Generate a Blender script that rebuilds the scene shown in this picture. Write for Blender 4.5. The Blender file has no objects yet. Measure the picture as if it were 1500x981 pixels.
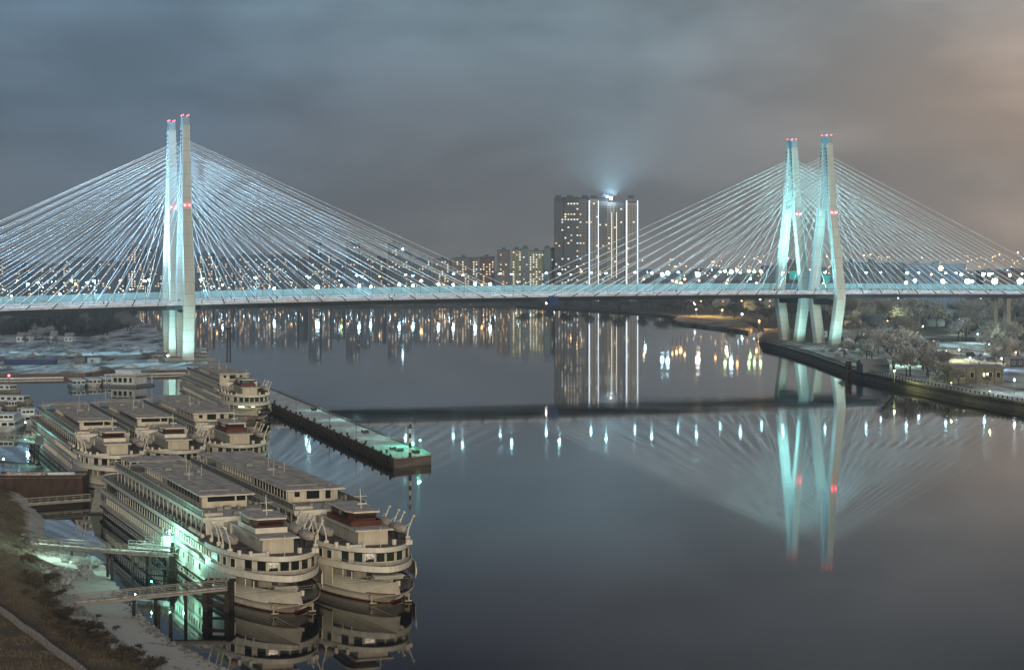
import bpy, math, random
from mathutils import Vector, Matrix
R=math.radians
random.seed(7)
sc=bpy.context.scene
C=sc.collection
F=2800.0; CX=750.0; HY=378.0; H=54.0
def P(px,py,z=0.0):
    Y=(H-z)*F/(py-HY)
    return Vector(((px-CX)/F*Y,Y,z))
def PD(px,Y,z=0.0): return Vector(((px-CX)/F*Y,Y,z))
def ZD(py,Y): return H-(py-HY)*Y/F
def lin(c):
    return tuple(((v/255)/12.92 if v/255<=.04045 else ((v/255+.055)/1.055)**2.4) for v in c)
# ---------------------------------------------------------------- materials
MATS={}
def mat(name,col,rough=.7,var=.25,scale=1.0,col2=None,metal=0.0,bump=0.0,emit=None,estr=0.0,sampling=None,stretch=(1,1,1),spec=.3,obj=False):
    m=bpy.data.materials.new(name); m.use_nodes=True
    nt=m.node_tree; b=nt.nodes['Principled BSDF']
    b.inputs['Roughness'].default_value=rough; b.inputs['Metallic'].default_value=metal
    b.inputs['Specular IOR Level'].default_value=spec
    b.inputs['Base Color'].default_value=(*col,1)
    if var>0 or col2:
        tc=nt.nodes.new('ShaderNodeTexCoord'); mp=nt.nodes.new('ShaderNodeMapping')
        mp.inputs['Scale'].default_value=stretch
        nt.links.new(tc.outputs['Object'],mp.inputs['Vector'])
        n=nt.nodes.new('ShaderNodeTexNoise'); n.inputs['Scale'].default_value=scale
        n.inputs['Detail'].default_value=6; n.inputs['Roughness'].default_value=.65
        nt.links.new(mp.outputs['Vector'],n.inputs['Vector'])
        r=nt.nodes.new('ShaderNodeValToRGB')
        c2=col2 if col2 else tuple(v*(1-var*1.6) for v in col)
        r.color_ramp.elements[0].position=.34; r.color_ramp.elements[1].position=.62
        r.color_ramp.elements[0].color=(*c2,1); r.color_ramp.elements[1].color=(*col,1)
        nt.links.new(n.outputs['Fac'],r.inputs['Fac'])
        nt.links.new(r.outputs['Color'],b.inputs['Base Color'])
        if bump>0:
            bp=nt.nodes.new('ShaderNodeBump'); bp.inputs['Strength'].default_value=bump
            bp.inputs['Distance'].default_value=.3
            nt.links.new(n.outputs['Fac'],bp.inputs['Height']); nt.links.new(bp.outputs['Normal'],b.inputs['Normal'])
    if emit:
        b.inputs['Emission Color'].default_value=(*emit,1); b.inputs['Emission Strength'].default_value=estr
    if sampling: m.cycles.emission_sampling=sampling
    MATS[name]=m; return m
M=lambda n: MATS[n]
mat('ship_white',(.66,.63,.54),.45,.22,.5,col2=(.46,.41,.31),stretch=(1,1,.35))
mat('ship_trim',(.74,.71,.62),.45,.12,.8)
mat('ship_dirty',(.52,.46,.33),.6,.3,.6,col2=(.28,.2,.12),stretch=(.6,1,.3))
mat('boot_stripe',(.1,.02,.015),.6,.3,.5)
mat('wheel_red',(.12,.038,.024),.5,.3,1.5)
mat('dark_glass',(.014,.017,.018),.08,0,spec=.5)
mat('green_glass',(.02,.035,.028),.12,0,spec=.5)
mat('deck_snow',(.52,.48,.44),.85,.3,.5,col2=(.23,.21,.185),bump=.2)
mat('deck_shaded',(.20,.185,.17),.85,.3,.5,col2=(.07,.062,.056),bump=.2)  # boat deck darkened: shadow of the gaps between ships put into the colour
mat('snow_thin',(.50,.47,.45),.85,.4,1.2,col2=(.12,.10,.09),bump=.3)
mat('deck_dark',(.09,.085,.08),.8,.4,.8,col2=(.18,.17,.165))
mat('rail_grey',(.32,.31,.28),.5,.1,1)
mat('net_grey',(.12,.135,.12),.7,.3,2.5,col2=(.24,.25,.23))
mat('steel_dark',(.035,.035,.037),.6,.3,1)
mat('rust',(.075,.046,.034),.85,.4,.9,col2=(.03,.022,.019),bump=.3,stretch=(1,1,.4))
mat('pile_wood',(.045,.036,.03),.85,.4,1.5,bump=.3)
mat('concrete',(.30,.29,.26),.8,.25,.3,col2=(.2,.19,.16),bump=.1,stretch=(1,1,.4))
mat('pylon',(.54,.61,.60),.8,.12,.12,col2=(.42,.48,.47),stretch=(1,1,.25))
mat('pylon_cap',(.30,.48,.58),.4,.1,1)
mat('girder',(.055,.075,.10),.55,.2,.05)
mat('parapet',(.72,.74,.82),.8,.35,.25,col2=(.45,.46,.54))
mat('screen_glass',(.30,.47,.52),.35,.15,.05,stretch=(1,1,.2))
mat('cable',(.78,.84,.90),1,0,spec=0)
mat('asphalt',(.22,.22,.23),.85,.4,.2,col2=(.08,.08,.085))
mat('quay_stone',(.17,.13,.11),.85,.4,.5,col2=(.08,.06,.052),bump=.3,stretch=(.3,.3,1.4))
mat('bark',(.045,.038,.032),.9,.3,3)
mat('frost_a',(.46,.50,.51),.9,.35,.6,col2=(.20,.22,.23))
mat('frost_b',(.30,.30,.31),.9,.4,.6,col2=(.13,.13,.135))
mat('dark_leaf',(.09,.115,.135),.9,.4,.6,col2=(.05,.06,.075))
mat('bush',(.10,.08,.058),.95,.4,1.2,col2=(.05,.04,.028))
mat('grass_dry',(.24,.19,.13),.95,.4,.4,col2=(.11,.085,.055))
mat('rock',(.26,.25,.23),.9,.4,1.2,col2=(.08,.07,.06),bump=.4)
mat('blue_paint',(.03,.07,.2),.6,.2,.4)
mat('grey_paint',(.16,.2,.23),.7,.25,.4)
mat('boat_blue',(.42,.62,.74),.5,.25,.8)
mat('boat_white',(.70,.76,.78),.5,.2,.8)
mat('yellow_bld',(.19,.19,.155),.8,.25,.3,col2=(.12,.12,.095))
mat('roof_snow',(.33,.31,.33),.9,.3,.5,col2=(.2,.18,.19))
mat('sign_teal',(.03,.25,.23),.4,0,emit=(.05,.55,.5),estr=.35)
mat('lit_cyan_strip',(.6,.7,.8),.5,0,emit=(.75,.88,1),estr=1.6,sampling='NONE')
mat('w_warm',(.3,.2,.1),.5,0,emit=(1,.62,.28),estr=1.1,sampling='NONE')
mat('w_white',(.3,.3,.3),.5,0,emit=(1,.93,.75),estr=1.25,sampling='NONE')
mat('w_cool',(.3,.3,.3),.5,0,emit=(.75,.95,1),estr=1.1,sampling='NONE')
mat('w_ship',(.3,.3,.3),.5,0,emit=(.85,1,.6),estr=3.5)
mat('blk_blue',(.12,.19,.30),.85,.2,.08)
mat('blk_dark',(.11,.15,.22),.85,.2,.08)
mat('blk_grey',(.19,.185,.20),.85,.2,.08)
mat('blk_green',(.30,.34,.25),.85,.15,.08)
mat('blk_teal',(.18,.26,.33),.85,.15,.08)
mat('blk_brown',(.14,.10,.09),.85,.15,.08)
mat('pane_dark',(.03,.04,.05),.3,0)
mat('tower_grey',(.42,.43,.44),.8,.15,.06)
mat('tower_shade',(.20,.22,.26),.8,.2,.06)  # darker wall grey: shade of the set-back wings put into the colour
mat('tower_dark',(.09,.12,.17),.8,.2,.06)
def lampmat(n,c,s): return mat(n,(.5,.5,.5),.5,0,emit=c,estr=s)
lampmat('l_cyan',(.42,.86,1),760)
lampmat('l_cyan_far',(.5,.86,1),46)
lampmat('l_white',(1,.96,.88),40)
lampmat('l_orange',(1,.5,.16),13)
lampmat('l_orange_far',(1,.55,.25),16)
lampmat('l_green',(.62,1,.4),17)
lampmat('l_blue',(.3,.55,1),40)
lampmat('l_red',(1,.04,.09),22)
lampmat('l_dock',(.2,1,.72),320)
lampmat('l_tower',(.72,.93,1),110)
def joints(name,gap):
    m=MATS[name]; nt=m.node_tree; b=nt.nodes['Principled BSDF']; src=b.inputs['Base Color'].links[0].from_socket
    g=nt.nodes.new('ShaderNodeNewGeometry'); sx=nt.nodes.new('ShaderNodeSeparateXYZ'); nt.links.new(g.outputs['Position'],sx.inputs[0])
    d=nt.nodes.new('ShaderNodeMath'); d.operation='DIVIDE'; d.inputs[1].default_value=gap; nt.links.new(sx.outputs['Z'],d.inputs[0])
    f=nt.nodes.new('ShaderNodeMath'); f.operation='FRACT'; nt.links.new(d.outputs[0],f.inputs[0])
    c=nt.nodes.new('ShaderNodeMath'); c.operation='LESS_THAN'; c.inputs[1].default_value=.045; nt.links.new(f.outputs[0],c.inputs[0])
    mx=nt.nodes.new('ShaderNodeMix'); mx.data_type='RGBA'; nt.links.new(c.outputs[0],mx.inputs[0]); nt.links.new(src,mx.inputs[6]); mx.inputs[7].default_value=(.34,.38,.37,1)
    nt.links.new(mx.outputs[2],b.inputs['Base Color'])
joints('pylon',6.0)
# near bank: snow strip by the water, dry grass above it
def bank_mat():
    m=bpy.data.materials.new('bank_ground'); m.use_nodes=True; nt=m.node_tree; b=nt.nodes['Principled BSDF']
    b.inputs['Roughness'].default_value=.95; b.inputs['Specular IOR Level'].default_value=.1
    N=nt.nodes.new; L=nt.links.new
    g=N('ShaderNodeNewGeometry'); sx=N('ShaderNodeSeparateXYZ'); L(g.outputs['Position'],sx.inputs[0])
    n=N('ShaderNodeTexNoise'); n.inputs['Scale'].default_value=.22; n.inputs['Detail'].default_value=8; n.inputs['Roughness'].default_value=.7
    L(g.outputs['Position'],n.inputs['Vector'])
    n2=N('ShaderNodeTexNoise'); n2.inputs['Scale'].default_value=2.2; n2.inputs['Detail'].default_value=6; n2.inputs['Roughness'].default_value=.75
    L(g.outputs['Position'],n2.inputs['Vector'])
    # snow amount
    mr=N('ShaderNodeMapRange'); mr.inputs['From Min'].default_value=1.25; mr.inputs['From Max'].default_value=2.1
    mr.inputs['To Min'].default_value=.27; mr.inputs['To Max'].default_value=-.06
    L(sx.outputs['Z'],mr.inputs['Value'])
    # more snow remains on the flat ground further up the bank
    my=N('ShaderNodeMapRange'); my.inputs['From Min'].default_value=285; my.inputs['From Max'].default_value=335; my.inputs['To Min'].default_value=0; my.inputs['To Max'].default_value=-.02
    L(sx.outputs['Y'],my.inputs['Value'])
    a=N('ShaderNodeMath'); a.operation='ADD'; L(mr.outputs[0],a.inputs[0]); L(n.outputs['Fac'],a.inputs[1])
    a3=N('ShaderNodeMath'); a3.operation='ADD'; L(a.outputs[0],a3.inputs[0]); L(my.outputs[0],a3.inputs[1])
    a2=N('ShaderNodeMath'); a2.operation='MULTIPLY_ADD'; L(n2.outputs['Fac'],a2.inputs[0]); a2.inputs[1].default_value=.55; L(a3.outputs[0],a2.inputs[2])
    r=N('ShaderNodeValToRGB'); r.color_ramp.elements[0].position=.80; r.color_ramp.elements[1].position=.98
    r.color_ramp.elements[0].color=(.125,.098,.068,1); r.color_ramp.elements[1].color=(.50,.465,.43,1)
    e=r.color_ramp.elements.new(.86); e.color=(.20,.165,.13,1)
    L(a2.outputs[0],r.inputs['Fac']); L(r.outputs['Color'],b.inputs['Base Color'])
    bp=N('ShaderNodeBump'); bp.inputs['Strength'].default_value=.6; bp.inputs['Distance'].default_value=.35
    L(n2.outputs['Fac'],bp.inputs['Height']); L(bp.outputs['Normal'],b.inputs['Normal'])
    MATS['bank_ground']=m
bank_mat()
def field_mat(name,c1,c2,s,c3=None):
    m=bpy.data.materials.new(name); m.use_nodes=True; nt=m.node_tree; b=nt.nodes['Principled BSDF']
    b.inputs['Roughness'].default_value=.95; b.inputs['Specular IOR Level'].default_value=.1
    N=nt.nodes.new; L=nt.links.new
    g=N('ShaderNodeNewGeometry'); mp=N('ShaderNodeMapping'); mp.inputs['Scale'].default_value=(1,.25,1)
    L(g.outputs['Position'],mp.inputs['Vector'])
    n=N('ShaderNodeTexNoise'); n.inputs['Scale'].default_value=s; n.inputs['Detail'].default_value=9; n.inputs['Roughness'].default_value=.7
    L(mp.outputs[0],n.inputs['Vector'])
    r=N('ShaderNodeValToRGB'); r.color_ramp.elements[0].position=.4; r.color_ramp.elements[1].position=.58
    r.color_ramp.elements[0].color=(*c1,1); r.color_ramp.elements[1].color=(*c2,1)
    L(n.outputs['Fac'],r.inputs['Fac']); L(r.outputs['Color'],b.inputs['Base Color'])
    MATS[name]=m
field_mat('field_left',(.10,.105,.11),(.62,.66,.70),.11)
field_mat('field_right',(.16,.16,.15),(.62,.64,.62),.09)
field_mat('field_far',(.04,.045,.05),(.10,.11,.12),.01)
def water_mat():
    m=bpy.data.materials.new('river_water'); m.use_nodes=True; nt=m.node_tree; b=nt.nodes['Principled BSDF']
    b.inputs['Base Color'].default_value=(.0055,.0065,.0085,1); b.inputs['Roughness'].default_value=.05
    b.inputs['IOR'].default_value=1.34; b.inputs['Specular IOR Level'].default_value=.5
    N=nt.nodes.new; L=nt.links.new
    g=N('ShaderNodeNewGeometry')
    n=N('ShaderNodeTexNoise'); n.inputs['Scale'].default_value=.35; n.inputs['Detail'].default_value=3
    L(g.outputs['Position'],n.inputs['Vector'])
    bp=N('ShaderNodeBump'); bp.inputs['Strength'].default_value=.03; bp.inputs['Distance'].default_value=.02
    L(n.outputs['Fac'],bp.inputs['Height']); L(bp.outputs['Normal'],b.inputs['Normal'])
    n3=N('ShaderNodeTexNoise'); n3.inputs['Scale'].default_value=.012; n3.inputs['Detail'].default_value=5
    mp=N('ShaderNodeMapping'); mp.inputs['Scale'].default_value=(1,2.2,1); mp.inputs['Rotation'].default_value=(0,0,.5)
    L(g.outputs['Position'],mp.inputs['Vector']); L(mp.outputs[0],n3.inputs['Vector'])
    mr=N('ShaderNodeMapRange'); mr.inputs['From Min'].default_value=.42; mr.inputs['From Max'].default_value=.66; mr.inputs['To Min'].default_value=.028; mr.inputs['To Max'].default_value=.06
    L(n3.outputs['Fac'],mr.inputs['Value']); L(mr.outputs[0],b.inputs['Roughness'])
    MATS['river_water']=m
water_mat()
# ---------------------------------------------------------------- mesh builder
class MB:
    def __init__(s): s.v=[]; s.f=[]; s.mi=[]; s.cur=0
    def add(s,vs,fs):
        o=len(s.v); s.v+= [tuple(v) for v in vs]
        for f in fs: s.f.append(tuple(i+o for i in f)); s.mi.append(s.cur)
    def box(s,c,d,rz=0,mtx=None):
        x,y,z=d[0]/2,d[1]/2,d[2]/2
        vs=[Vector(q) for q in ((-x,-y,-z),(x,-y,-z),(x,y,-z),(-x,y,-z),(-x,-y,z),(x,-y,z),(x,y,z),(-x,y,z))]
        m=mtx if mtx else Matrix.Rotation(rz,3,'Z')
        vs=[m@q+Vector(c) for q in vs]
        s.add(vs,[(0,3,2,1),(4,5,6,7),(0,1,5,4),(1,2,6,5),(2,3,7,6),(3,0,4,7)]); return s
    def tube(s,a,b,r0,r1=None,n=6,cap=True):
        a=Vector(a); b=Vector(b); r1=r0 if r1 is None else r1
        d=(b-a); 
        if d.length<1e-6: return s
        d.normalize(); up=Vector((0,0,1)) if abs(d.z)<.95 else Vector((1,0,0))
        p=d.cross(up).normalized(); q=d.cross(p)
        vs=[]; 
        for k in range(n):
            t=2*math.pi*k/n; w=p*math.cos(t)+q*math.sin(t)
            vs.append(a+w*r0); vs.append(b+w*r1)
        fs=[(2*k,2*k+1,(2*k+3)%(2*n),(2*k+2)%(2*n)) for k in range(n)]
        if cap: fs+= [tuple(range(0,2*n,2)),tuple(range(2*n-1,0,-2))]
        s.add(vs,fs); return s
    def prism(s,poly,z0,z1):
        n=len(poly)
        vs=[(x,y,z0) for x,y in poly]+[(x,y,z1) for x,y in poly]
        s.add(vs,[tuple(range(n-1,-1,-1)),tuple(range(n,2*n))]+[(k,(k+1)%n,n+(k+1)%n,n+k) for k in range(n)]); return s
    def loft(s,rings,closed=True,cap=False):
        n=len(rings[0]); o=[]
        vs=[p for r in rings for p in r]; fs=[]
        for j in range(len(rings)-1):
            for k in range(n if closed else n-1):
                k2=(k+1)%n; fs.append((j*n+k,j*n+k2,(j+1)*n+k2,(j+1)*n+k))
        if cap: fs.append(tuple(range(n-1,-1,-1))); fs.append(tuple((len(rings)-1)*n+k for k in range(n)))
        s.add(vs,fs); return s
    def ico(s,c,r,sub=0,sq=(1,1,1)):
        t=(1+5**.5)/2; vs=[Vector(q).normalized() for q in ((-1,t,0),(1,t,0),(-1,-t,0),(1,-t,0),(0,-1,t),(0,1,t),(0,-1,-t),(0,1,-t),(t,0,-1),(t,0,1),(-t,0,-1),(-t,0,1))]
        fs=[(0,11,5),(0,5,1),(0,1,7),(0,7,10),(0,10,11),(1,5,9),(5,11,4),(11,10,2),(10,7,6),(7,1,8),(3,9,4),(3,4,2),(3,2,6),(3,6,8),(3,8,9),(4,9,5),(2,4,11),(6,2,10),(8,6,7),(9,8,1)]
        for _ in range(sub):
            nf=[]; cache={}
            def mid(a,b):
                k=(min(a,b),max(a,b))
                if k not in cache: vs.append(((vs[a]+vs[b])/2).normalized()); cache[k]=len(vs)-1
                return cache[k]
            for a,b,c_ in fs:
                x,y,z=mid(a,b),mid(b,c_),mid(c_,a); nf+=[(a,x,z),(b,y,x),(c_,z,y),(x,y,z)]
            fs=nf
        s.add([Vector((q.x*sq[0],q.y*sq[1],q.z*sq[2]))*r+Vector(c) for q in vs],fs); return s
    def mesh(s,name,mats,smooth=False):
        me=bpy.data.meshes.new(name); me.from_pydata(s.v,[],s.f)
        for m in (mats if isinstance(mats,(list,tuple)) else [mats]): me.materials.append(M(m) if isinstance(m,str) else m)
        if any(s.mi): me.polygons.foreach_set('material_index',s.mi)
        if smooth: me.polygons.foreach_set('use_smooth',[True]*len(s.f))
        me.update(); return me
    def build(s,name,mats,parent=None,smooth=False,loc=None):
        o=bpy.data.objects.new(name,s.mesh(name,mats,smooth)); C.objects.link(o)
        if parent: o.parent=parent
        if loc is not None: o.location=loc
        return o
def inst(name,me,parent=None,loc=(0,0,0),rz=0,sc_=None):
    o=bpy.data.objects.new(name,me); C.objects.link(o); o.location=loc; o.rotation_euler=(0,0,rz)
    if parent: o.parent=parent
    if sc_: o.scale=sc_ if isinstance(sc_,(tuple,list)) else (sc_,)*3
    return o
def tag(o,label,cat,group=None):
    o['label']=label; o['category']=cat
    if group: o['group']=group
    return o
def thing(name,label,cat,loc=(0,0,0),rz=0,group=None):
    o=bpy.data.objects.new(name,None); C.objects.link(o); o.location=loc; o.rotation_euler=(0,0,rz)
    o.empty_display_size=.5
    return tag(o,label,cat,group)
def struct(o,k='structure'): o['kind']=k; return o
def copy_tree(o,parent=None):
    c=o.copy(); C.objects.link(c); c.parent=parent
    for ch in list(o.children): copy_tree(ch,c)
    return c
ORD=['first','second','third','fourth','fifth','sixth','seventh','eighth','ninth','tenth','eleventh','twelfth','thirteenth','fourteenth','fifteenth','sixteenth','seventeenth','eighteenth','nineteenth','twentieth']
# ---------------------------------------------------------------- camera, render settings
cam=bpy.data.cameras.new('camera'); camo=bpy.data.objects.new('camera',cam); C.objects.link(camo)
camo.location=(0,0,H); camo.rotation_euler=(R(90),0,0); cam.sensor_width=36; cam.lens=F/1500*36
cam.shift_y=-(490.5-HY)/1500; cam.clip_start=1; cam.clip_end=20000; sc.camera=camo
sc.view_settings.view_transform='Standard'; sc.view_settings.look='None'; sc.view_settings.exposure=0; sc.view_settings.gamma=1
sc.render.engine='CYCLES'
cy=sc.cycles; cy.use_denoising=True; cy.max_bounces=6; cy.diffuse_bounces=2; cy.glossy_bounces=3; cy.transmission_bounces=2; cy.volume_bounces=0; cy.transparent_max_bounces=6
cy.sample_clamp_indirect=14; cy.sample_clamp_direct=36; cy.use_light_tree=True; cy.caustics_reflective=False; cy.caustics_refractive=False; cy.use_adaptive_sampling=False
# ---------------------------------------------------------------- sky
def world():
    w=bpy.data.worlds.new('World'); sc.world=w; w.use_nodes=True; nt=w.node_tree; N=nt.nodes.new; L=nt.links.new
    bg=nt.nodes['Background']
    tc=N('ShaderNodeTexCoord'); sx=N('ShaderNodeSeparateXYZ'); L(tc.outputs['Generated'],sx.inputs[0])
    az=N('ShaderNodeMath'); az.operation='ARCTAN2'; L(sx.outputs['X'],az.inputs[0]); L(sx.outputs['Y'],az.inputs[1])
    def mrange(src,a,b,c=0,d=1,smooth=True):
        m=N('ShaderNodeMapRange'); m.inputs['From Min'].default_value=a; m.inputs['From Max'].default_value=b
        m.inputs['To Min'].default_value=c; m.inputs['To Max'].default_value=d
        if smooth: m.interpolation_type='SMOOTHSTEP'
        L(src,m.inputs['Value']); return m.outputs[0]
    def mix(f,a,b,mode='MIX'):
        m=N('ShaderNodeMix'); m.data_type='RGBA'; m.blend_type=mode
        if isinstance(f,float): m.inputs[0].default_value=f
        else: L(f,m.inputs[0])
        for s_,i in ((a,6),(b,7)):
            if isinstance(s_,tuple): m.inputs[i].default_value=(*s_,1)
            else: L(s_,m.inputs[i])
        return m.outputs[2]
    def noise(sxv,syv,scale,detail,off=0,dist=0.0):
        cb=N('ShaderNodeCombineXYZ')
        a=N('ShaderNodeMath'); a.operation='MULTIPLY'; a.inputs[1].default_value=sxv; L(az.outputs[0],a.inputs[0])
        b=N('ShaderNodeMath'); b.operation='MULTIPLY'; b.inputs[1].default_value=syv; L(sx.outputs['Z'],b.inputs[0])
        L(a.outputs[0],cb.inputs[0]); L(b.outputs[0],cb.inputs[1]); cb.inputs[2].default_value=off
        n=N('ShaderNodeTexNoise'); n.inputs['Scale'].default_value=scale; n.inputs['Detail'].default_value=detail; n.inputs['Distortion'].default_value=dist
        n.inputs['Roughness'].default_value=.5
        L(cb.outputs[0],n.inputs['Vector']); return n.outputs['Fac']
    # elevation ramp (sin of elevation 0 .. 0.30)
    r=N('ShaderNodeValToRGB'); el=mrange(sx.outputs['Z'],0,.30,0,1,False); L(el,r.inputs['Fac'])
    stops=[(0,(124,121,120)),(.12,(109,112,117)),(.26,(98,107,116)),(.42,(112,132,144)),(.56,(82,87,98)),(.70,(58,60,71)),(.92,(58,60,71)),(1,(132,130,130))]
    cr=r.color_ramp; cr.elements[0].color=(*lin(stops[0][1]),1); cr.elements[1].position=1; cr.elements[1].color=(*lin(stops[-1][1]),1)
    for p,c in stops[1:-1]: e=cr.elements.new(p); e.color=(*lin(c),1)
    base=r.outputs['Color']
    left=mrange(az.outputs[0],-.02,-.22); base=mix(left,base,mix(.6,base,lin((76,102,126))))
    warm=mrange(az.outputs[0],.06,.32); wel=mrange(sx.outputs['Z'],.20,.06)
    wm=N('ShaderNodeMath'); wm.operation='MULTIPLY'; L(warm,wm.inputs[0]); L(wel,wm.inputs[1])
    base=mix(wm.outputs[0],base,lin((218,178,142)))
    rt=mrange(az.outputs[0],-.06,.16); base=mix(rt,base,mix(.42,base,lin((140,142,143))))
    n1=noise(7,20,1.0,5,1.3,.12); f1=mrange(n1,.36,.64,.78,1.20)
    n2=noise(3.2,9,1.0,3,4.1,.3); f2=mrange(n2,.3,.7,.90,1.10)
    mm=N('ShaderNodeMath'); mm.operation='MULTIPLY'; L(f1,mm.inputs[0]); L(f2,mm.inputs[1])
    vm=N('ShaderNodeVectorMath'); vm.operation='SCALE'; L(base,vm.inputs[0]); L(mm.outputs[0],vm.inputs['Scale'])
    L(vm.outputs[0],bg.inputs['Color']); bg.inputs['Strength'].default_value=1.07
world()
def sun():
    l=bpy.data.lights.new('city_glow_sun','SUN'); l.energy=1.95; l.angle=R(14); l.color=(1,.84,.62)
    o=bpy.data.objects.new('city_glow_sun',l); C.objects.link(o)
    d=Vector((-.16,1,-.135)).normalized(); o.rotation_euler=d.to_track_quat('-Z','Y').to_euler(); o.location=(0,-50,120)
sun()
def spot(name,loc,to,power,col,size=60,blend=.6,rad=.5):
    l=bpy.data.lights.new(name,'SPOT'); l.energy=power; l.color=col; l.spot_size=R(size); l.spot_blend=blend; l.shadow_soft_size=rad
    o=bpy.data.objects.new(name,l); C.objects.link(o); o.location=loc
    o.rotation_euler=(Vector(to)-Vector(loc)).to_track_quat('-Z','Y').to_euler(); return o
def point(name,loc,power,col,rad=.3):
    l=bpy.data.lights.new(name,'POINT'); l.energy=power; l.color=col; l.shadow_soft_size=rad
    o=bpy.data.objects.new(name,l); C.objects.link(o); o.location=loc; return o
# haze box
hz=bpy.data.materials.new('haze_air'); hz.use_nodes=True; nt=hz.node_tree; nt.nodes.clear()
vo=nt.nodes.new('ShaderNodeVolumePrincipled'); vo.inputs['Color'].default_value=(.68,.84,1,1); vo.inputs['Density'].default_value=1.2e-4; vo.inputs['Anisotropy'].default_value=0.1
ou=nt.nodes.new('ShaderNodeOutputMaterial'); nt.links.new(vo.outputs[0],ou.inputs['Volume'])
MATS['haze_air']=hz
hb=MB().box((0,3150,169),(7600,6700,340)).build('haze','haze_air'); struct(hb,'stuff')
# ---------------------------------------------------------------- terrain
MB().add([(-3700,-190,0),(3700,-190,0),(3700,6400,0),(-3700,6400,0)],[(0,1,2,3)]) if False else None
w=MB(); w.add([(-3700,-190,0),(3700,-190,0),(3700,6450,0),(-3700,6450,0)],[(0,1,2,3)]); struct(w.build('river_water','river_water'))
def land(name,pts,z,m,zb=-.9,wall=None):
    b=MB(); n=len(pts)
    b.add([(p[0],p[1],z) for p in pts],[tuple(range(n))])
    b.cur=1; 
    for k in range(n):
        a,c=pts[k],pts[(k+1)%n]; b.add([(a[0],a[1],zb),(c[0],c[1],zb),(c[0],c[1],z),(a[0],a[1],z)],[(0,1,2,3)])
    me=b.mesh(name,[m,wall or m]); o=bpy.data.objects.new(name,me); C.objects.link(o); return struct(o)
px=lambda x,y,z: tuple(P(x,y,z)[:2])
# far bank: one sheet to the horizon
fb=[(-3690,2080),(-1200,2080),(-760,2085),(-400,2100),(-150,2110),(5,2120),(22,2060),(70,1960),(110,1870),(135,1800),(152,1700),(160,1640),
    (182,1600),(196,1520),(190,1450),(176,1330),(160,1240),(152,1168),(3690,1168),(3690,6440),(-3690,6440)]
land('far_ground',fb,1.6,'field_far')
lb=[px(-260,549,2.2),px(0,548,2.2),px(125,546,2.2),px(165,541,2.2),px(180,543,2.2),px(275,541,2.2),px(306,534,2.2),px(300,523,2.2),px(262,516,2.2),px(246,500,2.2),
    px(240,489,2.2),px(226,480,2.2),px(206,470,2.2),px(198,457,2.2),px(190,452.5,2.2),px(-260,452.5,2.2)]
land('left_bank_ground',lb,2.2,'field_left',wall='quay_stone')
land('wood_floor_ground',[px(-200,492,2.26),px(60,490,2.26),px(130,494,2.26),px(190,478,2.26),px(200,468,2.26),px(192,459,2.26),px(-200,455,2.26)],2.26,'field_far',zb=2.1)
# right bank quay
Q=[(152.5,1166),(156.5,1100),(158,1000),(157,930),(156,868),(160,820),(165,770),(171,725),(180,672),(196,610),(222,540),(260,460)]
rb=Q+[(3600,460),(3600,1168.5)]
land('right_bank_ground',[(x,y) for x,y in rb],3.2,'field_right',wall='quay_stone')
# snowy spit reaching into the river bend
field_mat('field_spit',(.06,.06,.06),(.26,.26,.25),.08)
sp=[tuple(P(x,y,1.9)[:2]) for x,y in ((985,468),(1003,473),(1040,477),(1075,481),(1096,485),(1105,478),(1085,470),(1060,463),(1020,461),(993,463))]
land('river_spit_ground',sp,1.9,'field_spit')
# near bank heightfield
S=[(-190,452),(-150,446),(-112,440),(-106.5,420),(-97.3,396),(-91.5,372),(-86,360),(-73,338),(-63.5,310),(-56.5,289),(-47.5,268),(-38,251.5),(-25,228),(-12,200),(0,175)]
def shore_d(x,y):
    best=1e9; sg=1
    for (ax,ay),(bx,by) in zip(S,S[1:]):
        dx,dy=bx-ax,by-ay; t=max(0,min(1,((x-ax)*dx+(y-ay)*dy)/(dx*dx+dy*dy)))
        qx,qy=ax+dx*t,ay+dy*t; d=math.hypot(x-qx,y-qy)
        if d<best: best=d; sg=-1 if (dx*(y-ay)-dy*(x-ax))>0 else 1
    return best*sg
from mathutils import noise as mn
def sm(a,b,v):
    t=max(0,min(1,(v-a)/(b-a))); return t*t*(3-2*t)
def bank_z(x,y):
    d=shore_d(x,y); nz=mn.noise(Vector((x*.12,y*.12,0)))*.5+mn.noise(Vector((x*.45,y*.45,3)))*.16
    d2=d+nz*1.2
    strip=9.5-7.5*sm(325,372,y)
    z=-1.2+1.35*sm(-4,.4,d2)+1.0*sm(.4,strip,d2)+3.6*sm(strip-1,strip+10,d2)+1.4*sm(25,60,d2)
    return z+nz*.35*sm(1,6,d2)
def bank():
    b=MB(); nx,ny=150,200; x0,x1,y0,y1=-190,10,170,455
    vs=[]; fs=[]
    for j in range(ny+1):
        for i in range(nx+1):
            x=x0+(x1-x0)*i/nx; y=y0+(y1-y0)*j/ny; vs.append((x,y,bank_z(x,y)))
    for j in range(ny):
        for i in range(nx):
            a=j*(nx+1)+i; fs.append((a,a+1,a+nx+2,a+nx+1))
    b.add(vs,fs); struct(b.build('near_bank_ground','bank_ground',smooth=True))
bank()
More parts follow.
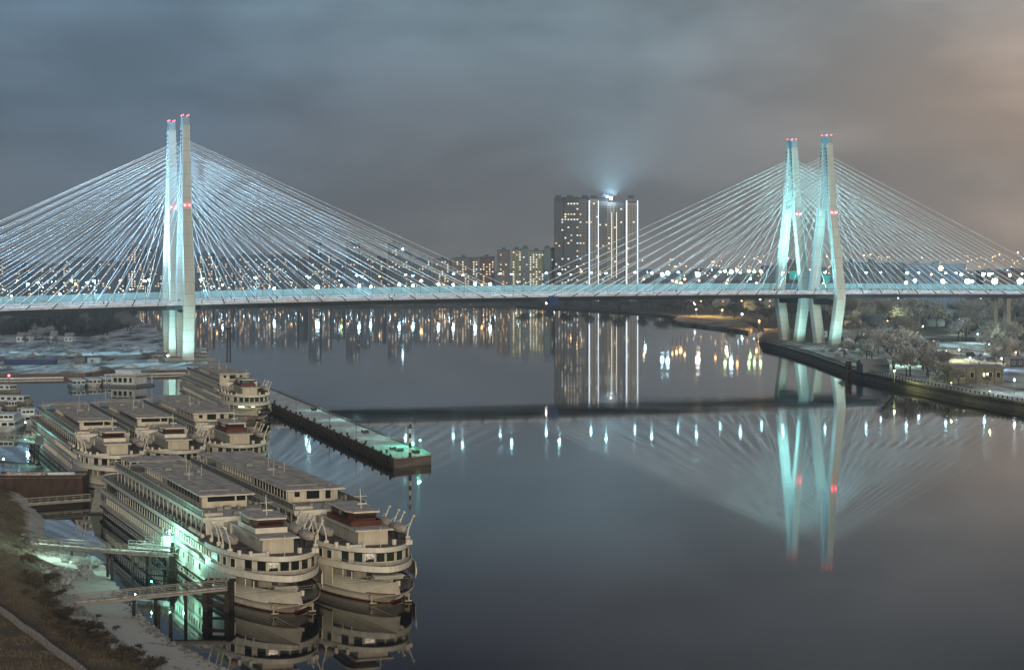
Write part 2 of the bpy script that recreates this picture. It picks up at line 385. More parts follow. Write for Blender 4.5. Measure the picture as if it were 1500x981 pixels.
# dry grass
def grass():
    b=MB(); rnd=random.Random(3); n=0
    while n<46000:
        x=rnd.uniform(-112,-18); y=rnd.uniform(205,430)
        if abs(x/y)>.29 : continue
        d=shore_d(x,y)
        if d<(7.5 if y<330 else 2.5): continue
        if mn.noise(Vector((x*.16,y*.16,9)))<-.2: continue
        z=bank_z(x,y)-.03; h=rnd.uniform(.15,.55); a=rnd.uniform(0,6.28); w_=.035; lx,ly=rnd.gauss(0,.13),rnd.gauss(0,.13)
        b.add([(x-math.cos(a)*w_,y-math.sin(a)*w_,z),(x+math.cos(a)*w_,y+math.sin(a)*w_,z),(x+lx,y+ly,z+h)],[(0,1,2)]); n+=1
    struct(b.build('dry_grass','grass_dry'),'stuff')
grass()
def rubble():
    b=MB(); rnd=random.Random(5)
    for _ in range(620):
        t=rnd.random(); 
        x,y=(-86+13*t, 360-22*t); x+=rnd.gauss(-1.5,2.0); y+=rnd.gauss(-1.5,2.0)
        r=rnd.uniform(.25,.75); m0=len(b.v); b.ico((x,y,bank_z(x,y)+r*.2),r,0,(1,rnd.uniform(.7,1.2),rnd.uniform(.5,.9)))
    for _ in range(260):
        k=rnd.randrange(8,12); (ax,ay),(bx,by)=S[k],S[k+1]; t=rnd.random()
        x=ax+(bx-ax)*t+rnd.gauss(-.5,.7); y=ay+(by-ay)*t+rnd.gauss(-.3,.7); r=rnd.uniform(.1,.34)
        b.ico((x,y,bank_z(x,y)+r*.2),r,0,(1,rnd.uniform(.7,1.2),.6))
    struct(b.build('riprap_rubble','rock'),'stuff')
rubble()
# ---------------------------------------------------------------- cruise ships (bow tip at the origin, stern towards -x, starboard at -y)
SL=137.0; SB=8.45
def hw(s,bow=26.0,b=SB,s0=0.0,s1=SL,st=9.0,p=2.1,q=.60):
    if s<=s0 or s>=s1: return 0.0
    w_=b
    if s-s0<bow: w_=b*(1-(1-(s-s0)/bow)**p)**q
    if s1-s<st: w_*=(1-(1-(s1-s)/st)**2.6)**.5
    return w_
def stations(s0,s1,bow,st=9):
    a=[s0]+[s0+bow*(k/14)**1.7 for k in range(1,15)]
    m=max(3,int((s1-st-s0-bow)/5)); a+=[s0+bow+(s1-st-s0-bow)*k/m for k in range(1,m+1)]
    a+=[s1-st*(1-k/7)**1.6 for k in range(1,7)]+[s1]
    return a
def outline(s0,s1,bow,b,st=9,q=.6,p=2.1):
    ss=stations(s0,s1,bow,st); l=[(-s,-hw(s,bow,b,s0,s1,st,p,q)) for s in ss]
    r=[(-s,hw(s,bow,b,s0,s1,st,p,q)) for s in ss[1:-1]]
    return l+r[::-1]
def ring(s0,s1,bow,b,zf,st=9,q=.6):
    return [(x,y,zf(-x) if callable(zf) else zf) for x,y in outline(s0,s1,bow,b,st,q)]
def band(mb,s0,s1,bow,b,z0,z1,th=.12,smin=None,smax=None,q=.6,st=9):
    """a bulwark that follows a deck outline between two distances aft"""
    pts=outline(s0,s1,bow,b,st,q); n=len(pts)
    for k in range(n):
        a,c=pts[k],pts[(k+1)%n]
        if smax is not None and (-a[0]>smax or -c[0]>smax): continue
        if smin is not None and (-a[0]<smin or -c[0]<smin): continue
        def inn(p): return (p[0]*1.0-(0.12 if -p[0]<s0+bow*.3 else 0),p[1]*(1-th/8))
        ai,ci=inn(a),inn(c)
        mb.add([(*a,z0),(*c,z0),(*c,z1),(*a,z1),(*ai,z0),(*ci,z0),(*ci,z1),(*ai,z1)],[(0,1,2,3),(5,4,7,6),(3,2,6,7),(0,4,5,1),(0,3,7,4),(1,5,6,2)])
def rails(mb,pts,z,h=1.0,closed=False,post=2.4,r=.035):
    for a,c in zip(pts,pts[1:]+([pts[0]] if closed else [])):
        for hh in (h,h*.55): mb.tube((*a,z+hh),(*c,z+hh),r,n=4)
        L_=math.dist(a,c); n=max(1,int(L_/post))
        for k in range(n): 
            t=k/n; x=a[0]+(c[0]-a[0])*t; y=a[1]+(c[1]-a[1])*t; mb.tube((x,y,z),(x,y,z+h),r,n=4)
def win_mesh(w_,h,fr='ship_trim',gl='dark_glass'):
    b=MB(); b.box((0,-.02,0),(w_,.06,h)); b.cur=1; t=.09
    b.box((0,-.03,h/2+t/2),(w_+2*t,.1,t)); b.box((0,-.03,-h/2-t/2),(w_+2*t,.1,t)); b.box((-w_/2-t/2,-.03,0),(t,.1,h)); b.box((w_/2+t/2,-.03,0),(t,.1,h))
    return b.mesh('window',[gl,fr])
WM={}
def wm(w_,h,gl='dark_glass'):
    k=(w_,h,gl)
    if k not in WM: WM[k]=win_mesh(w_,h,gl=gl)
    return WM[k]
def make_ship(label,kind,lit=False,detail=True):
    rnd=random.Random(11 if kind=='A' else 23)
    t=thing('river_cruise_ship',label,'cruise ship')
    zt=lambda s: 3.15+1.75*sm(36,8,s)
    b=MB(); fl=lambda s:0
    rings=[ring(7.5,SL-4,34,SB*.9,-1.2),ring(6.2,SL-3,33,SB*.95,0),ring(4.2,SL-1.6,30,SB*.985,1.3),ring(1.2,SL-.5,27,SB,2.6),[(x,y,zt(-x)) for x,y in outline(0,SL,26,SB)]]
    b.loft(rings)
    b.cur=1; b.add(ring(6.05,SL-2.9,33,SB*.952,.02),[]) 
    b.cur=0
    # knuckle rub rail along the hull
    hull=b.build('hull',['ship_trim','ship_dirty'],t)
    rb_=MB(); band(rb_,1.85,SL-.4,28,SB+.13,2.45,2.72,.2); rb_.build('rubbing_strake','boot_stripe',hull)
    wl=MB(); band(wl,4.6,SL-1.9,31,SB*.985,.85,1.3,.15); wl.build('waterline_stripe','boot_stripe',hull)
    an=MB()
    for s_ in (-1,1):
        x,y=-4.2,s_*2.9; an.box((x-.0,y,2.1),(.25,.8,.6),rz=s_*-.75); an.tube((x+.2,y+s_*.1,2.3),(x+.3,y+s_*.2,1.0),.12); an.tube((x+.3,y-.5,1.15),(x+.4,y+.6,1.15),.12)
    an.build('anchor','ship_dirty',hull)
    # foredeck
    d=MB(); d.prism(outline(2.6,SL-1.2,29,SB-.5),3.0,3.14); d.build('main_deck','deck_dark',t)
    g=MB(); g.tube((-6,-2,3.2),(-6,-2,4.0),.35); g.tube((-6,2,3.2),(-6,2,4.0),.35); g.box((-8.4,0,3.6),(1.6,3.2,.8)); g.tube((-8.4,-1.8,4),(-8.4,1.8,4),.45); 
    if kind=='B': g.loft([[(-4.6,-2.2,4.6),(-4.6,2.2,4.6),(-6.4,1.9,4.6),(-6.4,-1.9,4.6)],[(-4.3,-2.6,5.15),(-4.3,2.6,5.15),(-6.7,2.3,5.15),(-6.7,-2.3,5.15)]],cap=True)
    g.build('windlass','ship_trim',t)
    fr=MB(); rails(fr,[(-3.2,-4.0),(-1.6,-2.6),(-.9,0),(-1.6,2.6),(-3.2,4.0)],4.7,.8); fr.build('bow_railing','rail_grey',t)
    # main deck house
    b=MB(); o=outline(15,SL-4,20,SB-.12,8)
    b.prism(o,3.16,5.7); mh=b.build('main_deck_house','ship_white',t)
    # side screens beside the foredeck opening
    b=MB(); band(b,0,SL,26,SB,3.15,5.7,.14,smin=11.5,smax=42); hv=len(b.v)//2
    for sg in (0,1):
        c_=MB(); k0=[f for f in b.f if (sum(b.v[i][1] for i in f)<0)==(sg==0)]; c_.v=b.v; c_.f=k0; c_.mi=[0]*len(k0); pl_=c_.build('side_plating','ship_white',t)
    dr=MB()
    for y in (-3.2,.0,3.0): dr.box((-14.93,y,4.45),(.1,1.0,2.0))
    dr.build('foredeck_doors','deck_dark',mh)
    pl=MB()
    for s_ in (-1,1):
        for s,k in ((7.0,.98),(9.5,.98)): pl.tube((-s,s_*hw(s+1)*.92,4.6),(-s,s_*hw(s+1)*.92,5.75),.08)
    pl.build('deck_pillars','ship_trim',t)
    # middle deck
    b=MB(); b.prism(outline(4.6,SL-1.5,22,SB+.05),5.7,5.98); b.build('middle_deck','deck_snow',t)
    b=MB(); band(b,4.5,SL-1.4,22,SB+.12,5.6,6.55,.14,smax=30); b.build('middle_bulwark','ship_trim',t); b=MB(); band(b,4.5,SL-1.4,22,SB+.10,5.6,6.35,.14,smin=29); b.build('middle_side_band','ship_trim',t)
    st_=MB(); band(st_,4.48,SL-1.4,22,SB+.145,5.52,5.62,.16); st_.build('strake','steel_dark',t)
    b=MB(); b.prism(outline(9.2,SL-6,15,SB-.5,8,q=.42,p=2.6),5.98,8.5); uh=b.build('middle_deck_house','ship_white',t)
    r_=MB(); rails(r_,[(x*1.0-.0,y) for x,y in outline(5.0,SL,22,SB-.2) if -x<14 and y<=0][::-1]+[(x,y) for x,y in outline(5.0,SL,22,SB-.2) if -x<14 and y>0][::-1],6.3,.7); r_.build('bow_railing','rail_grey',t)
    # boat deck
    b=MB(); b.prism(outline(7.2,SL-3,20,SB+.02,9,q=.5),8.5,8.78); b.build('boat_deck','deck_shaded',t)
    b=MB(); band(b,7.1,SL-2.9,20,SB+.1,8.35,9.15,.14,smax=30,q=.5); b.build('boat_deck_bulwark','ship_trim',t); b=MB(); band(b,7.1,SL-2.9,20,SB+.08,8.4,9.05,.14,smin=29,q=.5); b.build('boat_deck_side_band','ship_trim',t)
    st_=MB(); band(st_,7.08,SL-2.9,20,SB+.125,8.27,8.37,.16,q=.5); st_.build('strake','steel_dark',t)
    b=MB(); b.box((-79,0,10.05),(80,10.6,2.5)); bh=b.build('boat_deck_house','ship_white',t)
    b=MB(); rails(b,[(-x,-SB+.1) for x in range(31,127,6)],8.9,1.05); rails(b,[(-x,SB-.1) for x in range(31,127,6)],8.9,1.05); b.build('boat_deck_railing','rail_grey',t)
    # posts between boat deck and sun deck
    pm=MB().tube((0,0,0),(0,0,2.4),.07,n=4).mesh('deck_pillar','ship_trim')
    for s in range(40,124,4):
        for s_ in (-1,1): inst('deck_pillar',pm,t,(-s,s_*6.3,8.8))
    # sun deck
    b=MB(); b.box((-80,0,11.42),(86,13.0,.22)); b.build('sun_deck','deck_snow',t)
    b=MB(); b.box((-36.9,0,11.2),(.25,13.1,.9)); b.box((-80,-6.58,11.3),(86.2,.12,.55)); b.box((-80,6.58,11.3),(86.2,.12,.55)); b.build('sun_deck_edge','ship_trim',t)
    b=MB()
    for s_ in (-1,1):
        b.box((-80,s_*6.45,12.05),(84,.06,.95)); 
    b.build('rail_netting','net_grey',t)
    b=MB()
    for s_ in (-1,1):
        b.tube((-37.5,s_*6.45,12.6),(-122.5,s_*6.45,12.6),.07,n=5)
        for s in range(38,123,3): b.tube((-s,s_*6.45,11.5),(-s,s_*6.45,12.6),.045,n=4)
    b.tube((-122.5,-6.4,12.6),(-122.5,6.4,12.6),.06); b.build('sun_deck_railing','ship_trim',t)
    # aft shade canopy
    b=MB(); b.box((-114.5,0,13.7),(10,12.0,.14)); b.build('aft_canopy','deck_snow',t)
    for s in (110,113,116,119):
        for y in (-5.7,5.7): inst('canopy_post',pm,t,(-s,y,11.5))
    # lounge on the sun deck
    lw=4.0 if kind=='A' else 4.6; l0,l1=(50,103) if kind=='A' else (49,106)
    b=MB(); b.box((-(l0+l1)/2,0,12.6),(l1-l0,lw*2,2.3)); lo=b.build('lounge_house','ship_white',t)
    b=MB(); b.box((-(l0+l1)/2+.6,0,13.83),(l1-l0+3.4,lw*2+1.7,.16)); lr=b.build('lounge_roof','ship_trim',t)
    b=MB(); b.box((-(l0+l1)/2+.6,0,13.96),(l1-l0+3.2,lw*2+1.5,.1)); b.build('roof_snow','deck_snow',lr)
    b=MB(); b.box((-l0-3.5,-1,14.1),(.35,5.6,.22)); b.box((-l0-2.2,3.6,14.1),(1.4,.4,.25)); b.box((-l0-11,1.6,14.08),(14,.25,.14)); 
    b.tube((-l0-30,0,14),(-l0-30,0,14.5),1.1,1.0,n=12); b.box((-l0-34,2.6,14.2),(2.2,.7,.4)); b.box((-l0-39,-2.2,14.2),(1.6,1.2,.5)); b.box((-l0-43,.8,14.3),(3.0,.4,.7),rz=.5)
    b.tube((-l0-41,2.8,14),(-l0-41,2.8,15.2),.12); b.build('roof_fittings','rail_grey',lr)['kind']='stuff'
    b=MB()
    for k in range(1,14): b.box((-l0+1-k*3.9,0,14.03),(.07,lw*2+1.3,.05))
    for y in (-lw*.55,lw*.4): b.box((-(l0+l1)/2,y,14.025),(l1-l0-2,.06,.04))
    b.build('roof_seams','deck_dark',lr)['kind']='stuff'
    rk=random.Random(5 if kind=='A' else 9); b=MB()
    for k in range(26):
        s=rk.uniform(39,121); y=rk.choice((-1,1))*rk.uniform(lw+.9,6.0); z=11.55
        if rk.random()<.5: b.tube((-s,y,z),(-s,y,z+rk.uniform(.5,1.0)),.22,.3,n=7)
        else: b.box((-s,y,z+.25),(rk.uniform(.6,2.0),rk.uniform(.4,.8),.5),rz=rk.uniform(-.1,.1))
    for k in range(8):
        s=rk.uniform(38,48); b.box((-s,rk.uniform(-6,6),11.75),(rk.uniform(.5,1.6),rk.uniform(.4,1.2),rk.uniform(.3,.7)))
    b.build('deck_clutter','rail_grey',t)['kind']='stuff'
    for s_ in (-1,1):
        for k in range(6): MB().tube((-33-k*1.7,s_*7.6,9.2),(-34.2-k*1.7,s_*7.6,9.2),.36,n=9).build('raft_canister','ship_trim',t)
    for k,(y,hh) in enumerate(((-2.0,3.0),(1.6,2.2),(0,4.2))): MB().tube((-l0-20-k*6,y,14),(-l0-20-k*6,y,14+hh),.05,.03,n=4).build('aerial','ship_trim',lr)
    b=MB()
    for k in range(30):
        s=rk.uniform(44,128); h_=rk.uniform(.5,1.6); b.box((-s,-SB-.012,2.4-h_/2),(rk.uniform(.06,.16),.02,h_))
    b.build('rust_streaks','rust',hull)['kind']='stuff'
    # forward cabin block and wheelhouse
    b=MB(); b.box((-23,0,9.95),(20,5.0,2.35)); fb_=b.build('forward_cabin','ship_white',t)
    b=MB(); b.box((-22.6,0,11.22),(21.2,6.4,.16)); b.build('cabin_roof','ship_trim',fb_)
    b=MB(); b.box((-22.6,0,11.34),(20.9,6.1,.08)); b.build('roof_snow','deck_snow',fb_)
    wz=11.4; whm='wheel_red'
    ww=2.5 if kind=='A' else 2.3; w0,w1=(18.2,27) if kind=='A' else (17.5,29)
    b=MB(); pts0=[(-w0,-ww+.5),(-w0-1.4,-ww),(-w1,-ww),(-w1,ww),(-w0-1.4,ww),(-w0,ww-.5)]
    b.loft([[(x,y,wz) for x,y in pts0],[(x+.35 if x>-w0-1 else x,y*1.04,wz+2.1) for x,y in pts0]],cap=True); wh=b.build('wheelhouse',whm,t)
    b=MB(); b.box((-w0-.0,0,wz+1.5),(.55,ww*1.55,.75)); b.box((-w0-4,-ww*1.03,wz+1.5),(5,.12,.7)); b.box((-w0-4,ww*1.03,wz+1.5),(5,.12,.7)); b.build('windscreen','dark_glass',wh)
    b=MB(); rp=[(-w0+1.2,-ww*.95),(-w0-1.2,-ww*1.28),(-w1-.7,-ww*1.15),(-w1-.7,ww*1.15),(-w0-1.2,ww*1.28),(-w0+1.2,ww*.95)]
    b.prism(rp,wz+2.12,wz+2.34); b.build('wheelhouse_roof','ship_trim',wh)
    b=MB(); b.prism([(x*.99-.22,y*.93) for x,y in rp],wz+2.34,wz+2.44); b.build('roof_snow','deck_snow',wh)
    b=MB(); sk=[(-w0+1.0,-2.6),(-w1-.6,-2.95),(-w1-.6,2.95),(-w0+1.0,2.6)]; band_=sk
    for a_,c_ in zip(sk,sk[1:]+sk[:1]): 
        b.add([(*a_,wz),(*c_,wz),(*c_,wz+.85),(*a_,wz+.85)],[(0,1,2,3)])
    b.build('bridge_wing_skirt','ship_trim',wh) if kind=='A' else b.build('bridge_wing_skirt','wheel_red',wh)
    b=MB(); b.tube((-w0-2,0,wz+2.3),(-w0-2.6,0,wz+5.6),.11,.06); b.tube((-w0-2.4,-1.1,wz+4.4),(-w0-2.4,1.1,wz+4.4),.05); b.box((-w0-1.6,0,wz+3.3),(.3,1.6,.2)); b.build('mast','ship_trim',t)
    # funnel block
    MB().box((-40.5,2.8,11.9),(2.0,2.4,.8)).build('ventilation_casing','ship_white',t); MB().box((-38.6,-4.6,11.9),(.9,3.2,.5)).build('ventilation_casing','ship_white',t)
    for c_,d_ in (((-36.4,-4.8,10),(.5,3.0,2.3)),((-36.4,4.8,10),(.5,3.0,2.3)),((-35.3,-1,9.9),(1.8,3.2,1.9))): MB().box(c_,d_).build('deck_locker','ship_trim',t)
    # lifeboats and davits
    for s_ in (-1,1):
        for s0 in (15.6,23.4):
            y=s_*6.15; rr=[]
            lb_=MB()
            for k,(u,wd,zz) in enumerate(((0,.08,.55),(.8,.75,.25),(2,1.05,.05),(3.2,1.1,0),(4.4,1.05,.05),(5.6,.75,.25),(6.4,.08,.55))):
                rr.append([(-s0-u,y-wd,10.75),(-s0-u,y-wd*.75,10.0+zz*.6),(-s0-u,y,9.7+zz),(-s0-u,y+wd*.75,10.0+zz*.6),(-s0-u,y+wd,10.75),(-s0-u,y+wd*.6,11.15-zz*.35),(-s0-u,y,11.25-zz*.6),(-s0-u,y-wd*.6,11.15-zz*.35)])
            lb_.loft(rr,cap=True); lbo=lb_.build('lifeboat','deck_snow',t,smooth=True)
            cr_=MB(); cr_.box((-s0-1.6,y,9.3),(.3,1.4,1.0)); cr_.build('cradle','steel_dark',lbo); MB().box((-s0-4.8,y,9.3),(.3,1.4,1.0)).build('cradle','steel_dark',lbo)
            for dx in (.6,5.6):
                dv=MB(); x=-s0-dx
                dv.box((x,s_*6.9,9.1),(.5,.7,.7)); dv.tube((x,s_*6.8,8.9),(x+.1,s_*7.0,10.5),.16,.14); dv.tube((x+.1,s_*7.0,10.5),(x+.5,s_*7.75,12.7),.14,.10); dv.box((x+.5,s_*7.75,12.75),(.85,.3,.3)); dv.tube((x+.3,s_*7.3,11.6),(x,s_*6.5,11.0),.05,n=4)
                dv.build('davit','ship_trim',t)
    # deck clutter forward
    b=MB()
    for (x,y,z,r) in ((-10.4,-5,8.9,.28),(-10.4,5,8.9,.28),(-11.2,3,8.9,.35),(-9.5,-2.6,8.9,.25),(-12,-6.4,8.9,.3)): MB().tube((x,y,z),(x,y,z+.85),r,r*1.1).build('ventilator','ship_trim',t)
    b.box((-11.5,5.6,9.2),(1.4,.7,.7)); b.box((-10.6,-3.4,9.1),(.6,2.6,.5)); b.tube((-9.0,0,8.8),(-9.0,0,12.2),.05); b.tube((-9,-.5,11.6),(-9,.5,11.6),.03)
    b.build('bow_fittings','ship_trim',t)['kind']='stuff'
    # windows, one mesh per window on the side and front that show
    wins=[]
    def side(s,z,w_,h,y,par,gl='dark_glass'):
        o=inst('window',wm(w_,h,gl),par,(-s,-y,z),0); wins.append(o)
    nW=0; rest=MB()
    def slope(s,bow,b_,s0,q=.6,p=2.1,s1=SL,st=9):
        return math.atan2(hw(s+.5,bow,b_,s0,s1,st,p,q)-hw(s-.5,bow,b_,s0,s1,st,p,q),1.0)
    # row A on the main deck
    for k in range(46):
        s=31+k*2.15; y=SB-.03 if s>34 else hw(s); z=4.55
        if s<42: y=hw(s)+.03
        else: y=SB-.08
        if k%2==0 or s>60: 
            if k<46 and nW<36: o=inst('window',wm(.95,1.1),mh,(-s,-y,z)); nW+=1
            else: rest.box((-s,-y-.01,z),(.95,.08,1.1))
        rest.box((-s,y+.01,z),(.95,.08,1.1))
    # row B on the middle deck: small cabins forward, tall promenade panes further aft
    nB=0
    for k in range(21):
        s=25.2+k*2.0; o=inst('window',wm(.85,1.15),uh,(-s,-(SB-.5)-.02,7.35)); rest.box((-s,SB-.5,7.35),(.85,.08,1.15))
    for k in range(24):
        s=68+k*2.45; w_=2.0
        if s>122: break
        if k<18: o=inst('window',wm(w_,1.7),uh,(-s,-(SB-.5)-.02,7.3))
        else: rest.box((-s,-(SB-.5),7.3),(w_,.08,1.7))
        rest.box((-s,SB-.5,7.3),(w_,.08,1.7))
    # front lounge windows
    for k in range(7):
        y=-5.1+k*1.7; s=9.2+ (abs(y)/8.0)**4*3.0
        # distance aft where the curved front has this half width
        lo_,hi_=9.2,24
        for _ in range(30):
            md=(lo_+hi_)/2
            if hw(md,15,SB-.5,9.2,SL-6,8,2.6,.42)<abs(y): lo_=md
            else: hi_=md
        e=.2; y2=hw(hi_+e,15,SB-.5,9.2,SL-6,8,2.6,.42)
        lo2,hi2=9.2,24
        ya=abs(y)+.3
        for _ in range(30):
            md=(lo2+hi2)/2
            if hw(md,15,SB-.5,9.2,SL-6,8,2.6,.42)<ya: lo2=md
            else: hi2=md
        ang=math.atan2(hi2-hi_,.3)*(1 if y>0 else -1) if abs(y)>.2 else 0
        o=inst('window',wm(1.4,1.7,'green_glass' if kind=='B' else 'dark_glass'),uh,(-hi_+.07,y,7.5),R(90)+ang)
    for k in range(3):
        s=14.5+k*2.6; y=hw(s,15,SB-.5,9.2,SL-6,8,2.6,.42)
        a=math.atan2(hw(s+.5,15,SB-.5,9.2,SL-6,8,2.6,.42)-hw(s-.5,15,SB-.5,9.2,SL-6,8,2.6,.42),1)
        inst('window',wm(1.2,1.3,'green_glass' if kind=='B' else 'dark_glass'),uh,(-s,-y-.06,7.5),a)
        rest.box((-s,y,7.5),(1.2,.1,1.3),rz=-a)
    # row C on the boat deck
    for k in range(24):
        s=42+k*3.1; rest.box((-s,5.3,10.1),(1.1,.08,1.1)); rest.box((-s,-5.3,10.1),(1.1,.08,1.1))
    # lounge glazing
    if kind=='A':
        n=0
        for k in range(9): inst('window',wm(.9,1.0),lo,(-l1+3+k*1.75,-lw-.02,12.9))
        inst('window',wm(4.8,.85),lo,(-l0+.04,-.6,13.0),R(90)); inst('window',wm(1.6,.85),lo,(-l0+.04,2.9,13.0),R(90))
        for k in range(11): rest.box((-l0-3-k*2.6,-lw,12.8),(1.9,.08,1.1))
    else:
        for k in range(11): inst('window',wm(1.7,1.5),lo,(-l0-1.6-k*2.15,-lw-.02,12.7))
        for k in range(12): inst('window',wm(.8,1.0),lo,(-l0-28-k*2.1,-lw-.02,12.8))
        inst('window',wm(2.4,1.45),lo,(-l0+.04,0,12.75),R(90)); inst('window',wm(1.0,.9),lo,(-l0+.04,-2.9,12.9),R(90)); inst('window',wm(1.0,1.5),lo,(-l0+.04,2.8,12.7),R(90))
    rest.build('cabin_windows','dark_glass',t)['kind']='stuff'
    # portholes
    ph=MB()
    for k in range(38): ph.tube((-36-k*2.4,-SB*.985,1.95),(-36-k*2.4,-SB*1.006,1.95),.2,n=8)
    ph.build('portholes','dark_glass',hull)
    if lit:
        for y in (-2.6,1.2): MB().box((0,0,0),(.06,1.7,.7)).build('lit_window','w_ship',mh,loc=(-14.86,y,4.7))
    return t
A0=math.atan2(-.93,.3665)
SHIPS=[('A',(-31.8,286.8),'white river cruise ship beside the lit gangway, red wheelhouse under a rounded snowy roof',0),
       ('B',(-17.6,295.6),'white cruise ship on the open water side of the near pair, green tinted bow windows',0),
       ('A',(-88.3,437),'cruise ship nearest the cyan shore gangway in the middle trio, its side lit teal',0),
       ('A',(-75.8,447.7),'cruise ship moored in the middle of the trio behind the near pair',0),
       ('B',(-63.1,462),'cruise ship of the middle trio next to open water and the concrete pier',0),
       ('B',(-84.5,632),'cruise ship with yellow green lit foredeck moored at the root of the long pier',0)]
pA=make_ship(SHIPS[0][2],'A'); pA['group']='river cruise ships laid up for winter'
pB=make_ship(SHIPS[1][2],'B'); pB['group']='river cruise ships laid up for winter'
usedp=set(); ships=[]
for k,(kd,(x,y),lab,_) in enumerate(SHIPS):
    p=pA if kd=='A' else pB
    o=p if kd not in usedp else copy_tree(p); usedp.add(kd)
    o.location=(x,y,-.9); o.rotation_euler=(0,0,A0 if k<5 else math.atan2(-.955,.297)); o['label']=lab; ships.append(o)
    if k in (2,3,4): o.rotation_euler.z=math.atan2(-.9397,.342)
for y in (-2.6,1.4):
    house=[c for c in ships[5].children if c.name.startswith('main_deck_house')][0]
    MB().box((0,0,0),(.06,2.0 if y<0 else 1.2,.8)).build('lit_window','w_ship',house,loc=(-14.84,y,4.9))
def ship_pt(k,s,y,z): return ships[k].matrix_basis@Vector((-s,y,z))
point('foredeck_light',ships[5].matrix_basis@Vector((-10,-1,5.3)),420,(.8,1,.6),.15)
# ---------------------------------------------------------------- bridges
NL=Vector((-165.4,967,0)); NR=Vector((184.9,1123,0)); FL=Vector((-179.3,1006,0)); FR=Vector((170.3,1163,0))
def dz(s): return 34.1-(s-110)**2*2.98e-5
class Br:
    def __init__(s,a,b):
        s.c=(a+b)/2; s.u=(b-a).normalized(); s.v=Vector((-s.u.y,s.u.x,0)); s.hl=(b-a).length/2
    def q(s,ps,a,t,z):
        v=Vector((-.309,.951,0)) if ps<0 else s.v
        return s.c+s.u*a+v*t+Vector((0,0,z))
    def p(s,a,t,z): return s.c+s.u*a+s.v*t+Vector((0,0,z))
def deck_sweep(br,prof,name,m,par,s0=-470,s1=520,step=13):
    b=MB(); n=int((s1-s0)/step); rs=[]
    for k in range(n+1):
        s=s0+(s1-s0)*k/n; rs.append([br.p(s,t,dz(s)+z) for t,z in prof])
    b.loft(rs,cap=True); return b.build(name,m,par)
CYAN=(.55,.88,1.0); TEAL=(.52,1.0,.88)
